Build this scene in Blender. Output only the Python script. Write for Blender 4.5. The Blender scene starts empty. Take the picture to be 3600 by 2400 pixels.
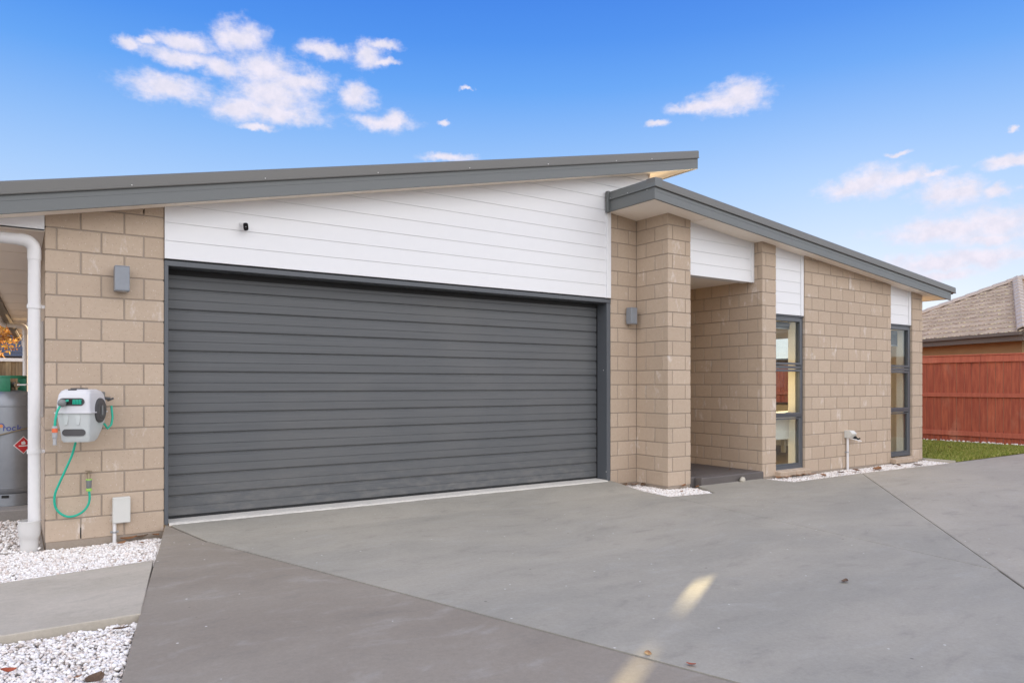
import bpy, bmesh, math, random
import numpy as np
from mathutils import Vector, Matrix, Euler

random.seed(7)
RNG = np.random.default_rng(11)
scene = bpy.context.scene
COL = scene.collection
R = math.radians

# ------------------------------------------------------------------ camera
YAW = 0.6003
cam_d = bpy.data.cameras.new('camera')
cam_d.sensor_width = 36.0
cam_d.lens = 25.5513
cam_d.shift_y = 150.86 / 3600.0
cam_d.clip_start = 0.05
cam_d.clip_end = 4000
cam = bpy.data.objects.new('camera', cam_d)
cam.location = (-0.1921, -6.563, 1.2089)
cam.rotation_euler = (R(90), 0, -YAW)
COL.objects.link(cam)
scene.camera = cam

# ------------------------------------------------------------------ exposure
scene.render.engine = 'CYCLES'
scene.view_settings.view_transform = 'Standard'
scene.view_settings.look = 'None'
scene.view_settings.exposure = 2.1
scene.view_settings.gamma = 1.0
scene.cycles.use_denoising = True
scene.cycles.max_bounces = 9
scene.cycles.diffuse_bounces = 5
scene.cycles.glossy_bounces = 4
scene.cycles.transparent_max_bounces = 12
scene.cycles.sample_clamp_indirect = 6.0

# ------------------------------------------------------------------ sun and sky
SUN_AZ = R(30.5)      # from +X towards +Y
SUN_EL = R(8.86)
SKY_GAIN = 0.233      # 1 / 2**exposure
sd = Vector((math.cos(SUN_EL) * math.cos(SUN_AZ), math.cos(SUN_EL) * math.sin(SUN_AZ), math.sin(SUN_EL)))
sun_d = bpy.data.lights.new('sun', 'SUN')
sun_d.energy = 3.5
sun_d.angle = R(0.5)
sun_d.color = (1.0, 0.74, 0.42)
sun = bpy.data.objects.new('sun', sun_d)
sun.rotation_euler = sd.to_track_quat('Z', 'Y').to_euler()
sun.location = (20, 12, 20)
COL.objects.link(sun)

# clouds: azimuth from the street's bearing, elevation, half widths (radians)
CLOUDS = [(-0.4229, 0.4043, 0.0358, 0.0097), (-0.3594, 0.42, 0.0309, 0.0168), (-0.4845, 0.3941, 0.0138, 0.0065), (-0.466, 0.3975, 0.0119, 0.0048), (-0.4262, 0.3877, 0.0454, 0.0092), (-0.3832, 0.3842, 0.0269, 0.0112), (-0.4423, 0.3534, 0.0479, 0.0143), (-0.3282, 0.3873, 0.0456, 0.0184), (-0.2855, 0.3807, 0.0396, 0.0136), (-0.3176, 0.3611, 0.0529, 0.0195), (-0.3525, 0.3409, 0.0448, 0.0137), (-0.307, 0.3409, 0.0533, 0.0126), (-0.3387, 0.3217, 0.0244, 0.004), (-0.2528, 0.4176, 0.0293, 0.0095), (-0.197, 0.4185, 0.0207, 0.0135), (-0.1819, 0.4304, 0.0235, 0.0054), (-0.1781, 0.4124, 0.0197, 0.0042), (-0.2101, 0.3692, 0.0255, 0.015), (-0.1762, 0.341, 0.0417, 0.0089), (-0.1591, 0.3436, 0.0172, 0.0137), (0.2891, 0.3559, 0.0467, 0.0132), (0.307, 0.3639, 0.0302, 0.0163), (0.2491, 0.3535, 0.0349, 0.0067), (0.2008, 0.3378, 0.0143, 0.0041), (0.4391, 0.2393, 0.0305, 0.0067), (0.4613, 0.2442, 0.0282, 0.0112), (0.4922, 0.243, 0.0334, 0.0065), (0.5221, 0.2462, 0.0176, 0.0026), (0.5424, 0.2206, 0.0287, 0.0096), (0.5566, 0.2231, 0.0169, 0.0076), (0.5871, 0.2192, 0.0163, 0.0043), (0.5978, 0.2474, 0.0241, 0.0043), (0.5395, 0.1813, 0.0576, 0.0091), (0.5871, 0.1808, 0.0353, 0.0126), (0.5816, 0.1649, 0.0328, 0.0048), (0.5395, 0.1443, 0.0691, 0.0066), (0.5734, 0.1446, 0.0414, 0.0077), (0.5338, 0.1293, 0.0319, 0.004), (0.604, 0.281, 0.0058, 0.0036), (0.4891, 0.2715, 0.0122, 0.0026), (-0.0625, 0.3828, 0.0078, 0.0024), (-0.0937, 0.3428, 0.0085, 0.0041), (-0.0859, 0.3005, 0.035, 0.0043)]


class NT:
    """tiny node-tree helper"""
    def __init__(self, tree):
        self.t = tree
        self.n = tree.nodes
        self.l = tree.links

    def new(self, typ, **kw):
        nd = self.n.new(typ)
        for k, v in kw.items():
            setattr(nd, k, v)
        return nd

    def put(self, sock, v):
        if hasattr(v, 'is_output') or isinstance(v, bpy.types.NodeSocket):
            self.l.new(v, sock)
        else:
            sock.default_value = v

    def math(self, op, a, b=None, c=None, clamp=False):
        nd = self.new('ShaderNodeMath', operation=op, use_clamp=clamp)
        for i, v in enumerate((a, b, c)):
            if v is not None:
                self.put(nd.inputs[i], v)
        return nd.outputs[0]

    def vmath(self, op, a, b=None, c=None):
        nd = self.new('ShaderNodeVectorMath', operation=op)
        for i, v in enumerate((a, b, c)):
            if v is not None:
                self.put(nd.inputs[i], v)
        return nd.outputs['Value'] if op in ('LENGTH', 'DOT_PRODUCT', 'DISTANCE') else nd.outputs['Vector']

    def mix(self, fac, a, b, blend='MIX'):
        nd = self.new('ShaderNodeMix', data_type='RGBA', blend_type=blend)
        self.put(nd.inputs[0], fac)
        self.put(nd.inputs[6], a)
        self.put(nd.inputs[7], b)
        return nd.outputs[2]

    def ramp(self, fac, stops, interp='LINEAR'):
        nd = self.new('ShaderNodeValToRGB')
        cr = nd.color_ramp
        cr.interpolation = interp
        while len(cr.elements) < len(stops):
            cr.elements.new(0.5)
        for e, (p, c) in zip(cr.elements, stops):
            e.position = p
            e.color = (c, c, c, 1) if not isinstance(c, (tuple, list)) else (*c[:3], 1)
        self.put(nd.inputs[0], fac)
        return nd.outputs[0]

    def noise(self, vec, scale, detail=3.0, rough=0.55, out=0, lac=2.0):
        nd = self.new('ShaderNodeTexNoise')
        self.put(nd.inputs['Vector'], vec)
        nd.inputs['Scale'].default_value = scale
        nd.inputs['Detail'].default_value = detail
        nd.inputs['Roughness'].default_value = rough
        nd.inputs['Lacunarity'].default_value = lac
        return nd.outputs[out]

    def smooth(self, v, a, b, lo=0.0, hi=1.0):
        nd = self.new('ShaderNodeMapRange', interpolation_type='SMOOTHSTEP')
        self.put(nd.inputs['Value'], v)
        nd.inputs['From Min'].default_value = a
        nd.inputs['From Max'].default_value = b
        nd.inputs['To Min'].default_value = lo
        nd.inputs['To Max'].default_value = hi
        return nd.outputs['Result']


world = bpy.data.worlds.new('World')
scene.world = world
world.use_nodes = True
W = NT(world.node_tree)
W.n.clear()
wout = W.new('ShaderNodeOutputWorld')
bg = W.new('ShaderNodeBackground')
bg.inputs['Strength'].default_value = 0.1
W.l.new(bg.outputs[0], wout.inputs[0])
sky = W.new('ShaderNodeTexSky', sky_type='NISHITA')
sky.sun_disc = False
sky.sun_elevation = SUN_EL
sky.sun_rotation = math.pi / 2 - SUN_AZ
sky.air_density = 1.0
sky.dust_density = 0.6
sky.ozone_density = 2.0
tc = W.new('ShaderNodeTexCoord')
sep = W.new('ShaderNodeSeparateXYZ')
W.l.new(tc.outputs['Generated'], sep.inputs[0])
az = W.math('ARCTAN2', sep.outputs[0], sep.outputs[1])
hor = W.math('SQRT', W.math('ADD', W.math('MULTIPLY', sep.outputs[0], sep.outputs[0]), W.math('MULTIPLY', sep.outputs[1], sep.outputs[1])))
el = W.math('ARCTAN2', sep.outputs[2], hor)
rel = W.math('WRAP', W.math('SUBTRACT', az, YAW), math.pi, -math.pi)
saz = W.math('WRAP', rel, math.pi / 4, -math.pi / 4)     # the same broken cloud field all round the horizon
g = lambda c: tuple(v * SKY_GAIN * 10 for v in c)
elf = W.math('DIVIDE', el, R(60), clamp=True)
grad = W.ramp(elf, [(0.0, (.80, .88, .96)), (.10, (.69, .81, .97)), (.24, (.40, .62, .98)), (.30, (.27, .51, .95)), (.365, (.135, .385, .92)), (.42, (.08, .295, .87)), (.50, (.045, .21, .79)), (.75, (.035, .16, .60)), (1.0, (.03, .13, .50))])
gradg = W.mix(1.0, grad, (SKY_GAIN * 10,) * 3 + (1,), 'MULTIPLY')
skyc = W.mix(0.015, gradg, sky.outputs[0])
# cloud field
pv = W.new('ShaderNodeCombineXYZ')
W.l.new(saz, pv.inputs[0])
W.l.new(el, pv.inputs[1])
p0 = pv.outputs[0]
wn = W.noise(p0, 22.0, 4.0, 0.6, out=1)
warp = W.vmath('MULTIPLY', W.vmath('SUBTRACT', wn, (.5, .5, .5)), (.035, .020, 0))
wn2 = W.noise(p0, 75.0, 5.0, 0.65, out=1)
warp2 = W.vmath('MULTIPLY', W.vmath('SUBTRACT', wn2, (.5, .5, .5)), (.018, .010, 0))
p1 = W.vmath('ADD', W.vmath('ADD', p0, warp), warp2)
dmin = None
for (a, e, ra, re) in CLOUDS:
    if e < .26: ra, re = ra * 1.15, re * 1.55       # long low banks
    q = W.vmath('MULTIPLY_ADD', p1, (1 / (ra * 1.02), 1 / (re * 1.08), 0), (-a / (ra * 1.02), -e / (re * 1.08), 0))
    d = W.vmath('LENGTH', q)
    dmin = d if dmin is None else W.math('SMOOTH_MIN', dmin, d, 0.25)
fb = W.noise(W.vmath('MULTIPLY', p0, (1, 1.7, 1)), 46.0, 6.0, 0.62)
dens = W.math('ADD', W.math('SUBTRACT', 1.0, dmin), W.math('MULTIPLY', W.math('SUBTRACT', fb, .5), 1.45))
alpha = W.math('MULTIPLY', W.smooth(dens, -0.48, 0.78), 0.95)
shade = W.smooth(W.noise(W.vmath('ADD', p0, (3.1, .004, 0)), 60.0, 4.0, .6), .3, .7)
ccol = W.mix(shade, g((.80, .78, .90)) + (1,), g((.93, .87, .97)) + (1,))
# broken cloud added outside the view, extra bright to lift and neutralise the shade
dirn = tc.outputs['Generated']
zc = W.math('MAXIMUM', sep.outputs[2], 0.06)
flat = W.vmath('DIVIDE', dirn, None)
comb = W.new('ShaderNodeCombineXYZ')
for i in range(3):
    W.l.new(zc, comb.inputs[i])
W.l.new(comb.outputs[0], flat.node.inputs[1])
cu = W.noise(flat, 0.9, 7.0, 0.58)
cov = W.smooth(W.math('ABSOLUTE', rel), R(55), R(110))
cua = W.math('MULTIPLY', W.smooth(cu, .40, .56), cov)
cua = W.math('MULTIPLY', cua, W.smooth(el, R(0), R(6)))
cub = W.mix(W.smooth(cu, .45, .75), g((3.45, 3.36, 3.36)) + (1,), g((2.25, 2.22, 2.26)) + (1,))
skyc = W.mix(alpha, skyc, ccol)
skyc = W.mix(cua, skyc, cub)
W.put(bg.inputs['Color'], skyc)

# ------------------------------------------------------------------ mesh builder
class MB:
    def __init__(self):
        self.v, self.f = [], []

    def add(self, vs, fs):
        o = len(self.v)
        self.v += [tuple(p) for p in vs]
        self.f += [tuple(i + o for i in q) for q in fs]
        return self

    def box(self, x0, x1, y0, y1, z0, z1, c=0.0):
        if x1 < x0: x0, x1 = x1, x0
        if y1 < y0: y0, y1 = y1, y0
        if z1 < z0: z0, z1 = z1, z0
        if c <= 0:
            vs = [(x, y, z) for z in (z0, z1) for y in (y0, y1) for x in (x0, x1)]
            return self.add(vs, [(0, 2, 3, 1), (4, 5, 7, 6), (0, 1, 5, 4), (2, 6, 7, 3), (0, 4, 6, 2), (1, 3, 7, 5)])
        c = min(c, (x1 - x0) * .45, (y1 - y0) * .45, (z1 - z0) * .45)
        lo, hi = (x0, y0, z0), (x1, y1, z1)
        vs, idx = [], {}
        for s in [(a, b, d) for a in (0, 1) for b in (0, 1) for d in (0, 1)]:
            for ax in range(3):
                p = []
                for i in range(3):
                    e = hi[i] if s[i] else lo[i]
                    if i != ax:
                        e += -c if s[i] else c
                    p.append(e)
                idx[(s, ax)] = len(vs)
                vs.append(p)
        fs = []
        for ax in range(3):
            o1, o2 = (ax + 1) % 3, (ax + 2) % 3
            for sd_ in (0, 1):
                q = []
                for (a, b) in ((0, 0), (1, 0), (1, 1), (0, 1)):
                    s = [0, 0, 0]
                    s[ax], s[o1], s[o2] = sd_, a, b
                    q.append(idx[(tuple(s), ax)])
                fs.append(tuple(q if sd_ else q[::-1]))
        for ax in range(3):
            o1, o2 = (ax + 1) % 3, (ax + 2) % 3
            for a in (0, 1):
                for b in (0, 1):
                    s0, s1 = [0, 0, 0], [0, 0, 0]
                    s0[o1] = s1[o1] = a
                    s0[o2] = s1[o2] = b
                    s1[ax] = 1
                    q = [idx[(tuple(s0), o1)], idx[(tuple(s1), o1)], idx[(tuple(s1), o2)], idx[(tuple(s0), o2)]]
                    fs.append(tuple(q if (a ^ b) else q[::-1]))
        for s in [(a, b, d) for a in (0, 1) for b in (0, 1) for d in (0, 1)]:
            q = [idx[(s, 0)], idx[(s, 1)], idx[(s, 2)]]
            fs.append(tuple(q if (sum(s) % 2) else q[::-1]))
        return self.add(vs, fs)

    def prism(self, poly, axis, a, b):
        """poly: 2-d points in the plane of the two other axes (xyz order), extruded from a to b along axis"""
        n = len(poly)
        def mk(p, t):
            if axis == 'Y': return (p[0], t, p[1])
            if axis == 'X': return (t, p[0], p[1])
            return (p[0], p[1], t)
        vs = [mk(p, a) for p in poly] + [mk(p, b) for p in poly]
        fs = [tuple(range(n)), tuple(range(2 * n - 1, n - 1, -1))]
        for i in range(n):
            j = (i + 1) % n
            fs.append((i, i + n, j + n, j))
        return self.add(vs, fs)

    def tube(self, pts, r, n=10, caps=True):
        pts = [Vector(p) for p in pts]
        rs = r if isinstance(r, (list, tuple)) else [r] * len(pts)
        vs, fs = [], []
        up = None
        for i, p in enumerate(pts):
            d = (pts[min(i + 1, len(pts) - 1)] - pts[max(i - 1, 0)]).normalized()
            if up is None:
                up = d.orthogonal().normalized()
            up = (up - d * up.dot(d))
            up = up.normalized() if up.length > 1e-6 else d.orthogonal().normalized()
            s = d.cross(up)
            for k in range(n):
                a = 2 * math.pi * k / n
                vs.append(p + (up * math.cos(a) + s * math.sin(a)) * rs[i])
        for i in range(len(pts) - 1):
            for k in range(n):
                k2 = (k + 1) % n
                fs.append((i * n + k, i * n + k2, (i + 1) * n + k2, (i + 1) * n + k))
        if caps:
            fs.append(tuple(range(n - 1, -1, -1)))
            fs.append(tuple((len(pts) - 1) * n + k for k in range(n)))
        return self.add(vs, fs)

    def lathe(self, prof, n=20, cx=0, cy=0, a0=0.0, a1=2 * math.pi):
        full = abs(a1 - a0 - 2 * math.pi) < 1e-6
        m = n if full else n + 1
        vs, fs = [], []
        for (r, z) in prof:
            for k in range(m):
                a = a0 + (a1 - a0) * k / n
                vs.append((cx + r * math.cos(a), cy + r * math.sin(a), z))
        for i in range(len(prof) - 1):
            for k in range(n):
                k2 = (k + 1) % m
                fs.append((i * m + k, i * m + k2, (i + 1) * m + k2, (i + 1) * m + k))
        return self.add(vs, fs)

    def xform(self, M):
        self.v = [tuple(M @ Vector(p)) for p in self.v]
        return self

    def mesh(self, name, mat, smooth=False):
        me = bpy.data.meshes.new(name)
        me.from_pydata(self.v, [], self.f)
        bm = bmesh.new()
        bm.from_mesh(me)
        bmesh.ops.recalc_face_normals(bm, faces=bm.faces)
        bm.to_mesh(me)
        bm.free()
        if mat:
            me.materials.append(mat)
        if smooth:
            me.polygons.foreach_set('use_smooth', [True] * len(me.polygons))
            try:
                me.set_sharp_from_angle(angle=R(35))
            except Exception:
                pass
        return me

    def build(self, name, mat, parent=None, smooth=False, label=None):
        return link(name, self.mesh(name, mat, smooth), parent, label)


def link(name, me, parent=None, label=None, loc=None):
    o = bpy.data.objects.new(name, me)
    COL.objects.link(o)
    if loc is not None:
        o.location = loc
    if parent is not None:
        o.parent = parent
        if parent.get('anchor'):
            o.matrix_parent_inverse = Matrix.Translation(-Vector(parent.location))
    if label:
        o['label'] = label
    return o


def tag(o, label, cat, group=None, kind=None):
    if label: o['label'] = label
    if cat: o['category'] = cat
    if group: o['group'] = group
    if kind: o['kind'] = kind
    return o


def thing(name, label, cat, loc=(0, 0, 0), rz=0.0, group=None, local=False):
    """Empty at the thing's base. local=True: its parts are given in its own axes, else in the place's axes"""
    o = bpy.data.objects.new(name, None)
    o.empty_display_size = 0.1
    COL.objects.link(o)
    o.location = loc
    o.rotation_euler = (0, 0, rz)
    if not local:
        o['anchor'] = 1
    return tag(o, label, cat, group)


def structure(o):
    o['kind'] = 'structure'
    return o


# ------------------------------------------------------------------ materials
def mat(name, build=None, base=(.5, .5, .5), rough=.6, spec=.5, metal=0.0):
    m = bpy.data.materials.new(name)
    m.use_nodes = True
    N = NT(m.node_tree)
    b = N.n['Principled BSDF']
    b.inputs['Base Color'].default_value = (*base, 1)
    b.inputs['Roughness'].default_value = rough
    b.inputs['Specular IOR Level'].default_value = spec
    b.inputs['Metallic'].default_value = metal
    if build:
        build(N, b)
    return m


def pos(N):
    return N.new('ShaderNodeNewGeometry').outputs['Position']


def bump(N, b, h, strength=.3, dist=.01):
    bp = N.new('ShaderNodeBump')
    bp.inputs['Strength'].default_value = strength
    bp.inputs['Distance'].default_value = dist
    N.put(bp.inputs['Height'], h)
    N.l.new(bp.outputs[0], b.inputs['Normal'])


def c4(c):
    return (*c, 1)


def varied(base, amp=.12, scale=3.0, rough=.6, fine=60.0, famp=.06, bmp=.15, spec=.4, metal=0.0, dist=.004):
    """a base colour with broad and fine unevenness and a little relief"""
    def f(N, b):
        P = pos(N)
        n1 = N.noise(P, scale, 4.0, .6)
        n2 = N.noise(P, fine, 3.0, .6)
        k = N.math('ADD', N.math('MULTIPLY', N.math('SUBTRACT', n1, .5), amp * 2), N.math('MULTIPLY', N.math('SUBTRACT', n2, .5), famp * 2))
        k = N.math('ADD', k, 1.0)
        col = N.vmath('SCALE', base)
        N.put(col.node.inputs['Scale'], k)
        N.put(b.inputs['Base Color'], col)
        N.put(b.inputs['Roughness'], N.math('MULTIPLY_ADD', n1, .2, rough - .1))
        if bmp:
            bump(N, b, n2, bmp, dist)
    return lambda nm: mat(nm, f, base, rough, spec, metal)


def m_block(N, b):
    P = pos(N)
    oi = N.new('ShaderNodeObjectInfo').outputs['Random']
    isl = N.new('ShaderNodeNewGeometry').outputs['Random Per Island']
    rnd = N.math('FRACT', N.math('ADD', N.math('MULTIPLY', oi, 7.31), isl))
    big = N.noise(P, 1.1, 3, .5)
    med = N.noise(P, 26.0, 4, .65)
    fine = N.noise(P, 260.0, 2, .6)
    base = N.mix(rnd, (.458, .357, .267, 1), (.522, .412, .312, 1))
    base = N.mix(N.math('MULTIPLY', N.smooth(big, .35, .7), .28), base, (.50, .40, .30, 1))
    base = N.mix(N.math('MULTIPLY', N.smooth(med, .3, .75), .22), base, (.38, .285, .20, 1))
    # pale and dark aggregate grains
    vo = N.new('ShaderNodeTexVoronoi')
    N.put(vo.inputs['Vector'], P)
    vo.inputs['Scale'].default_value = 75.0
    d = vo.outputs['Distance']
    vc = N.new('ShaderNodeSeparateColor')
    N.l.new(vo.outputs['Color'], vc.inputs[0])
    pale = N.math('MULTIPLY', N.smooth(d, .30, .16), N.math('GREATER_THAN', vc.outputs[0], .86))
    dark = N.math('MULTIPLY', N.smooth(d, .28, .16), N.math('GREATER_THAN', vc.outputs[1], .90))
    base = N.mix(N.math('MULTIPLY', pale, .50), base, (.72, .66, .58, 1))
    base = N.mix(N.math('MULTIPLY', dark, .38), base, (.16, .12, .09, 1))
    # lime bloom in drifts on some blocks
    ef = N.noise(N.vmath('MULTIPLY', P, (1, 1, .45)), 7.0, 5, .7)
    efm = N.math('MULTIPLY', N.smooth(ef, .56, .74), N.math('GREATER_THAN', rnd, .45))
    base = N.mix(N.math('MULTIPLY', efm, .70), base, (.72, .66, .60, 1))
    N.put(b.inputs['Base Color'], base)
    b.inputs['Roughness'].default_value = .9
    b.inputs['Specular IOR Level'].default_value = .15
    h = N.math('ADD', N.math('MULTIPLY', fine, .6), N.math('MULTIPLY', med, .6))
    bump(N, b, h, .45, .004)


def m_concrete(base, warm, lowscale=.55, speck=True, contrast=1.0):
    def f(N, b):
        P = pos(N)
        wv = N.noise(P, .9, 2, .5, out=1)
        Pw = N.vmath('ADD', N.vmath('MULTIPLY', P, (1, 1, 1)), N.vmath('MULTIPLY', wv, (.6, .6, 0)))
        Ps = N.vmath('MULTIPLY', Pw, (1.0, 2.3, 1))
        n1 = N.noise(Ps, lowscale, 5, .62)
        n2 = N.noise(Ps, 2.6, 6, .68)
        n3 = N.noise(P, 38.0, 4, .7)
        n4 = N.noise(P, 240.0, 2, .6)
        col = N.mix(N.smooth(n1, .34, .68), c4(base), c4(warm))
        col = N.mix(N.math('MULTIPLY', N.smooth(n2, .50, .74), .34 * contrast), col, (.42, .40, .365, 1))
        col = N.mix(N.math('MULTIPLY', N.smooth(n2, .48, .28), .34 * contrast), col, (.175, .16, .14, 1))
        n5 = N.noise(P, 110.0, 3, .75)
        k = N.math('ADD', .72, N.math('ADD', N.math('MULTIPLY', n3, .30), N.math('MULTIPLY', n5, .26)))
        col2 = N.vmath('SCALE', col)
        N.put(col2.node.inputs['Scale'], k)
        if speck:
            vo = N.new('ShaderNodeTexVoronoi')
            N.put(vo.inputs['Vector'], P)
            vo.inputs['Scale'].default_value = 11.0
            vc = N.new('ShaderNodeSeparateColor')
            N.l.new(vo.outputs['Color'], vc.inputs[0])
            sp = N.math('MULTIPLY', N.smooth(vo.outputs['Distance'], .085, .05), N.math('GREATER_THAN', vc.outputs[0], .80))
            col2 = N.mix(N.math('MULTIPLY', sp, .8), col2, (.70, .68, .64, 1))
            vo2 = N.new('ShaderNodeTexVoronoi')
            N.put(vo2.inputs['Vector'], P)
            vo2.inputs['Scale'].default_value = 5.0
            vd = N.new('ShaderNodeSeparateColor')
            N.l.new(vo2.outputs['Color'], vd.inputs[0])
            sp2 = N.math('MULTIPLY', N.smooth(vo2.outputs['Distance'], .06, .03), N.math('GREATER_THAN', vd.outputs[1], .72))
            col2 = N.mix(N.math('MULTIPLY', sp2, .6), col2, (.10, .085, .07, 1))
        N.put(b.inputs['Base Color'], col2)
        N.put(b.inputs['Roughness'], N.math('MULTIPLY_ADD', n2, .25, .60))
        b.inputs['Specular IOR Level'].default_value = .22
        bump(N, b, N.math('ADD', N.math('MULTIPLY', n3, .5), N.math('MULTIPLY', n4, .35)), .22, .004)
    return f


def m_stain_timber(base, dark, light):
    def f(N, b):
        P = pos(N)
        oi = N.new('ShaderNodeObjectInfo').outputs['Random']
        off = N.vmath('SCALE', (7.0, 13.0, 5.0))
        N.put(off.node.inputs['Scale'], oi)
        Q = N.vmath('ADD', N.vmath('MULTIPLY', P, (9, 9, .9)), off)
        g1 = N.noise(Q, 2.0, 5, .65)
        g2 = N.noise(N.vmath('MULTIPLY', P, (1, 1, .5)), 2.2, 4, .6)
        col = N.mix(N.smooth(g1, .3, .72), c4(dark), c4(base))
        col = N.mix(N.math('MULTIPLY', N.smooth(g2, .56, .75), .5), col, c4(light))
        col = N.mix(N.math('MULTIPLY', oi, .35), col, c4(dark))
        N.put(b.inputs['Base Color'], col)
        b.inputs['Roughness'].default_value = .75
        b.inputs['Specular IOR Level'].default_value = .25
        bump(N, b, g1, .35, .006)
    return f


def m_tile(N, b):
    P = pos(N)
    ob = N.new('ShaderNodeTexCoord').outputs['Object']
    s = N.new('ShaderNodeSeparateXYZ')
    N.l.new(ob, s.inputs[0])
    oi = N.new('ShaderNodeObjectInfo').outputs['Random']
    n = N.noise(P, 6.0, 4, .6)
    col = N.mix(oi, (.36, .275, .20, 1), (.47, .365, .275, 1))
    col = N.mix(N.math('MULTIPLY', n, .4), col, (.20, .155, .12, 1))
    lich = N.noise(P, 13.0, 3, .6)
    edge = N.smooth(s.outputs[1], .085, .01)
    am = N.math('MULTIPLY', N.smooth(lich, .50, .58), edge)
    col = N.mix(N.math('MULTIPLY', am, .85), col, (.62, .55, .33, 1))
    N.put(b.inputs['Base Color'], col)
    b.inputs['Roughness'].default_value = .75
    bump(N, b, n, .4, .01)


def m_gravel(N, b):
    isl = N.new('ShaderNodeNewGeometry').outputs['Random Per Island']
    col = N.ramp(isl, [(0, (.54, .46, .40)), (.10, (.68, .62, .57)), (.3, (.82, .785, .745)), (.75, (.87, .84, .80)), (.93, (.76, .67, .60)), (1, (.52, .44, .38))])
    n = N.noise(pos(N), 120.0, 3, .6)
    col2 = N.vmath('SCALE', col)
    N.put(col2.node.inputs['Scale'], N.math('MULTIPLY_ADD', n, .2, .9))
    N.put(b.inputs['Base Color'], col2)
    b.inputs['Roughness'].default_value = .85
    b.inputs['Specular IOR Level'].default_value = .2


def m_leafy(stops, trans=.35):
    def f(N, b):
        isl = N.new('ShaderNodeNewGeometry').outputs['Random Per Island']
        col = N.ramp(isl, stops)
        N.put(b.inputs['Base Color'], col)
        b.inputs['Roughness'].default_value = .6
        tr = N.new('ShaderNodeBsdfTranslucent')
        N.put(tr.inputs['Color'], col)
        mx = N.new('ShaderNodeMixShader')
        mx.inputs[0].default_value = trans
        N.l.new(b.outputs[0], mx.inputs[1])
        N.l.new(tr.outputs[0], mx.inputs[2])
        out = [n for n in N.n if n.type == 'OUTPUT_MATERIAL'][0]
        N.l.new(mx.outputs[0], out.inputs[0])
    return f


def m_glass(N, b):
    out = [n for n in N.n if n.type == 'OUTPUT_MATERIAL'][0]
    N.n.remove(b)
    tr = N.new('ShaderNodeBsdfTransparent')
    tr.inputs['Color'].default_value = (.92, .94, .93, 1)
    gl = N.new('ShaderNodeBsdfGlossy')
    gl.inputs['Roughness'].default_value = .0
    gl.inputs['Color'].default_value = (.95, .97, 1, 1)
    ge = N.new('ShaderNodeNewGeometry')
    cs = N.math('ABSOLUTE', N.vmath('DOT_PRODUCT', ge.outputs['Normal'], ge.outputs['Incoming']))
    k = N.math('MULTIPLY_ADD', N.math('POWER', N.math('SUBTRACT', 1.0, cs), 5.0), .95, .022)
    mx = N.new('ShaderNodeMixShader')
    N.l.new(k, mx.inputs[0])
    N.l.new(tr.outputs[0], mx.inputs[1])
    N.l.new(gl.outputs[0], mx.inputs[2])
    N.l.new(mx.outputs[0], out.inputs[0])


def m_door(N, b):
    P = pos(N)
    st = N.vmath('MULTIPLY', P, (1.2, 1, 130))
    n = N.noise(st, 1.0, 4, .6)
    n2 = N.noise(P, .9, 3, .6)
    n3 = N.noise(P, 30, 4, .7)
    col = N.mix(N.smooth(n, .3, .7), (.090, .094, .096, 1), (.112, .116, .118, 1))
    col = N.mix(N.math('MULTIPLY', N.smooth(n2, .45, .7), .35), col, (.14, .138, .132, 1))
    col = N.mix(N.math('MULTIPLY', N.smooth(n3, .58, .8), .2), col, (.14, .135, .13, 1))
    sz = N.new('ShaderNodeSeparateXYZ')
    N.l.new(P, sz.inputs[0])
    du = N.math('MULTIPLY', N.smooth(sz.outputs[2], .55, .08), N.smooth(N.noise(N.vmath('MULTIPLY', P, (1, 1, 2.5)), 5.0, 5, .65), .40, .70))
    col = N.mix(N.math('MULTIPLY', du, .30), col, (.26, .24, .215, 1))
    N.put(b.inputs['Base Color'], col)
    N.put(b.inputs['Roughness'], N.math('MULTIPLY_ADD', n2, .2, .42))
    b.inputs['Specular IOR Level'].default_value = .45
    bump(N, b, n, .12, .002)


def m_grass(N, b):
    isl = N.new('ShaderNodeNewGeometry').outputs['Random Per Island']
    n = N.noise(pos(N), 1.3, 3, .6)
    col = N.ramp(isl, [(0, (.12, .17, .02)), (.5, (.24, .28, .05)), (.85, (.35, .35, .08)), (1, (.48, .41, .17))])
    col = N.mix(N.math('MULTIPLY', N.smooth(n, .4, .7), .4), col, (.30, .29, .07, 1))
    N.put(b.inputs['Base Color'], col)
    b.inputs['Roughness'].default_value = .6
    b.inputs['Specular IOR Level'].default_value = .2


M = {}
M['block'] = mat('block', m_block)
M['mortar'] = varied((.33, .275, .22), .1, 4, .95, 90, .15, .3, .1)('mortar')
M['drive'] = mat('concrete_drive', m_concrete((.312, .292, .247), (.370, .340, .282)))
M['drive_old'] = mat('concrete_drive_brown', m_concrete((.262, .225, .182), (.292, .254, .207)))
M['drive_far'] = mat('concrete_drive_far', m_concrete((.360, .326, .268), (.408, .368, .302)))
M['path'] = mat('concrete_path', m_concrete((.42, .375, .305), (.48, .43, .355), 1.2, False, .8))
M['pad'] = mat('concrete_pad', m_concrete((.26, .24, .22), (.3, .28, .26), 1.2, False))
M['threshold'] = varied((.60, .57, .51), .12, 6, .85, 45, .22, .5, .2)('threshold')
M['step'] = varied((.115, .100, .092), .18, 3, .6, 60, .10, .2, .35)('step')
M['footing'] = varied((.36, .31, .25), .2, 7, .95, 50, .25, .5, .1)('footing_mortar')
M['joint'] = varied((.075, .060, .047), .2, 8, .95, 60, .2, .3, .1)('joint_filler')
M['gravel_fines'] = varied((.46, .42, .37), .2, 6, .95, 40, .25, .5, .1)('gravel_fines')
M['earth'] = varied((.12, .095, .07), .2, 2, .95, 40, .25, .5, .1)('earth')
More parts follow.
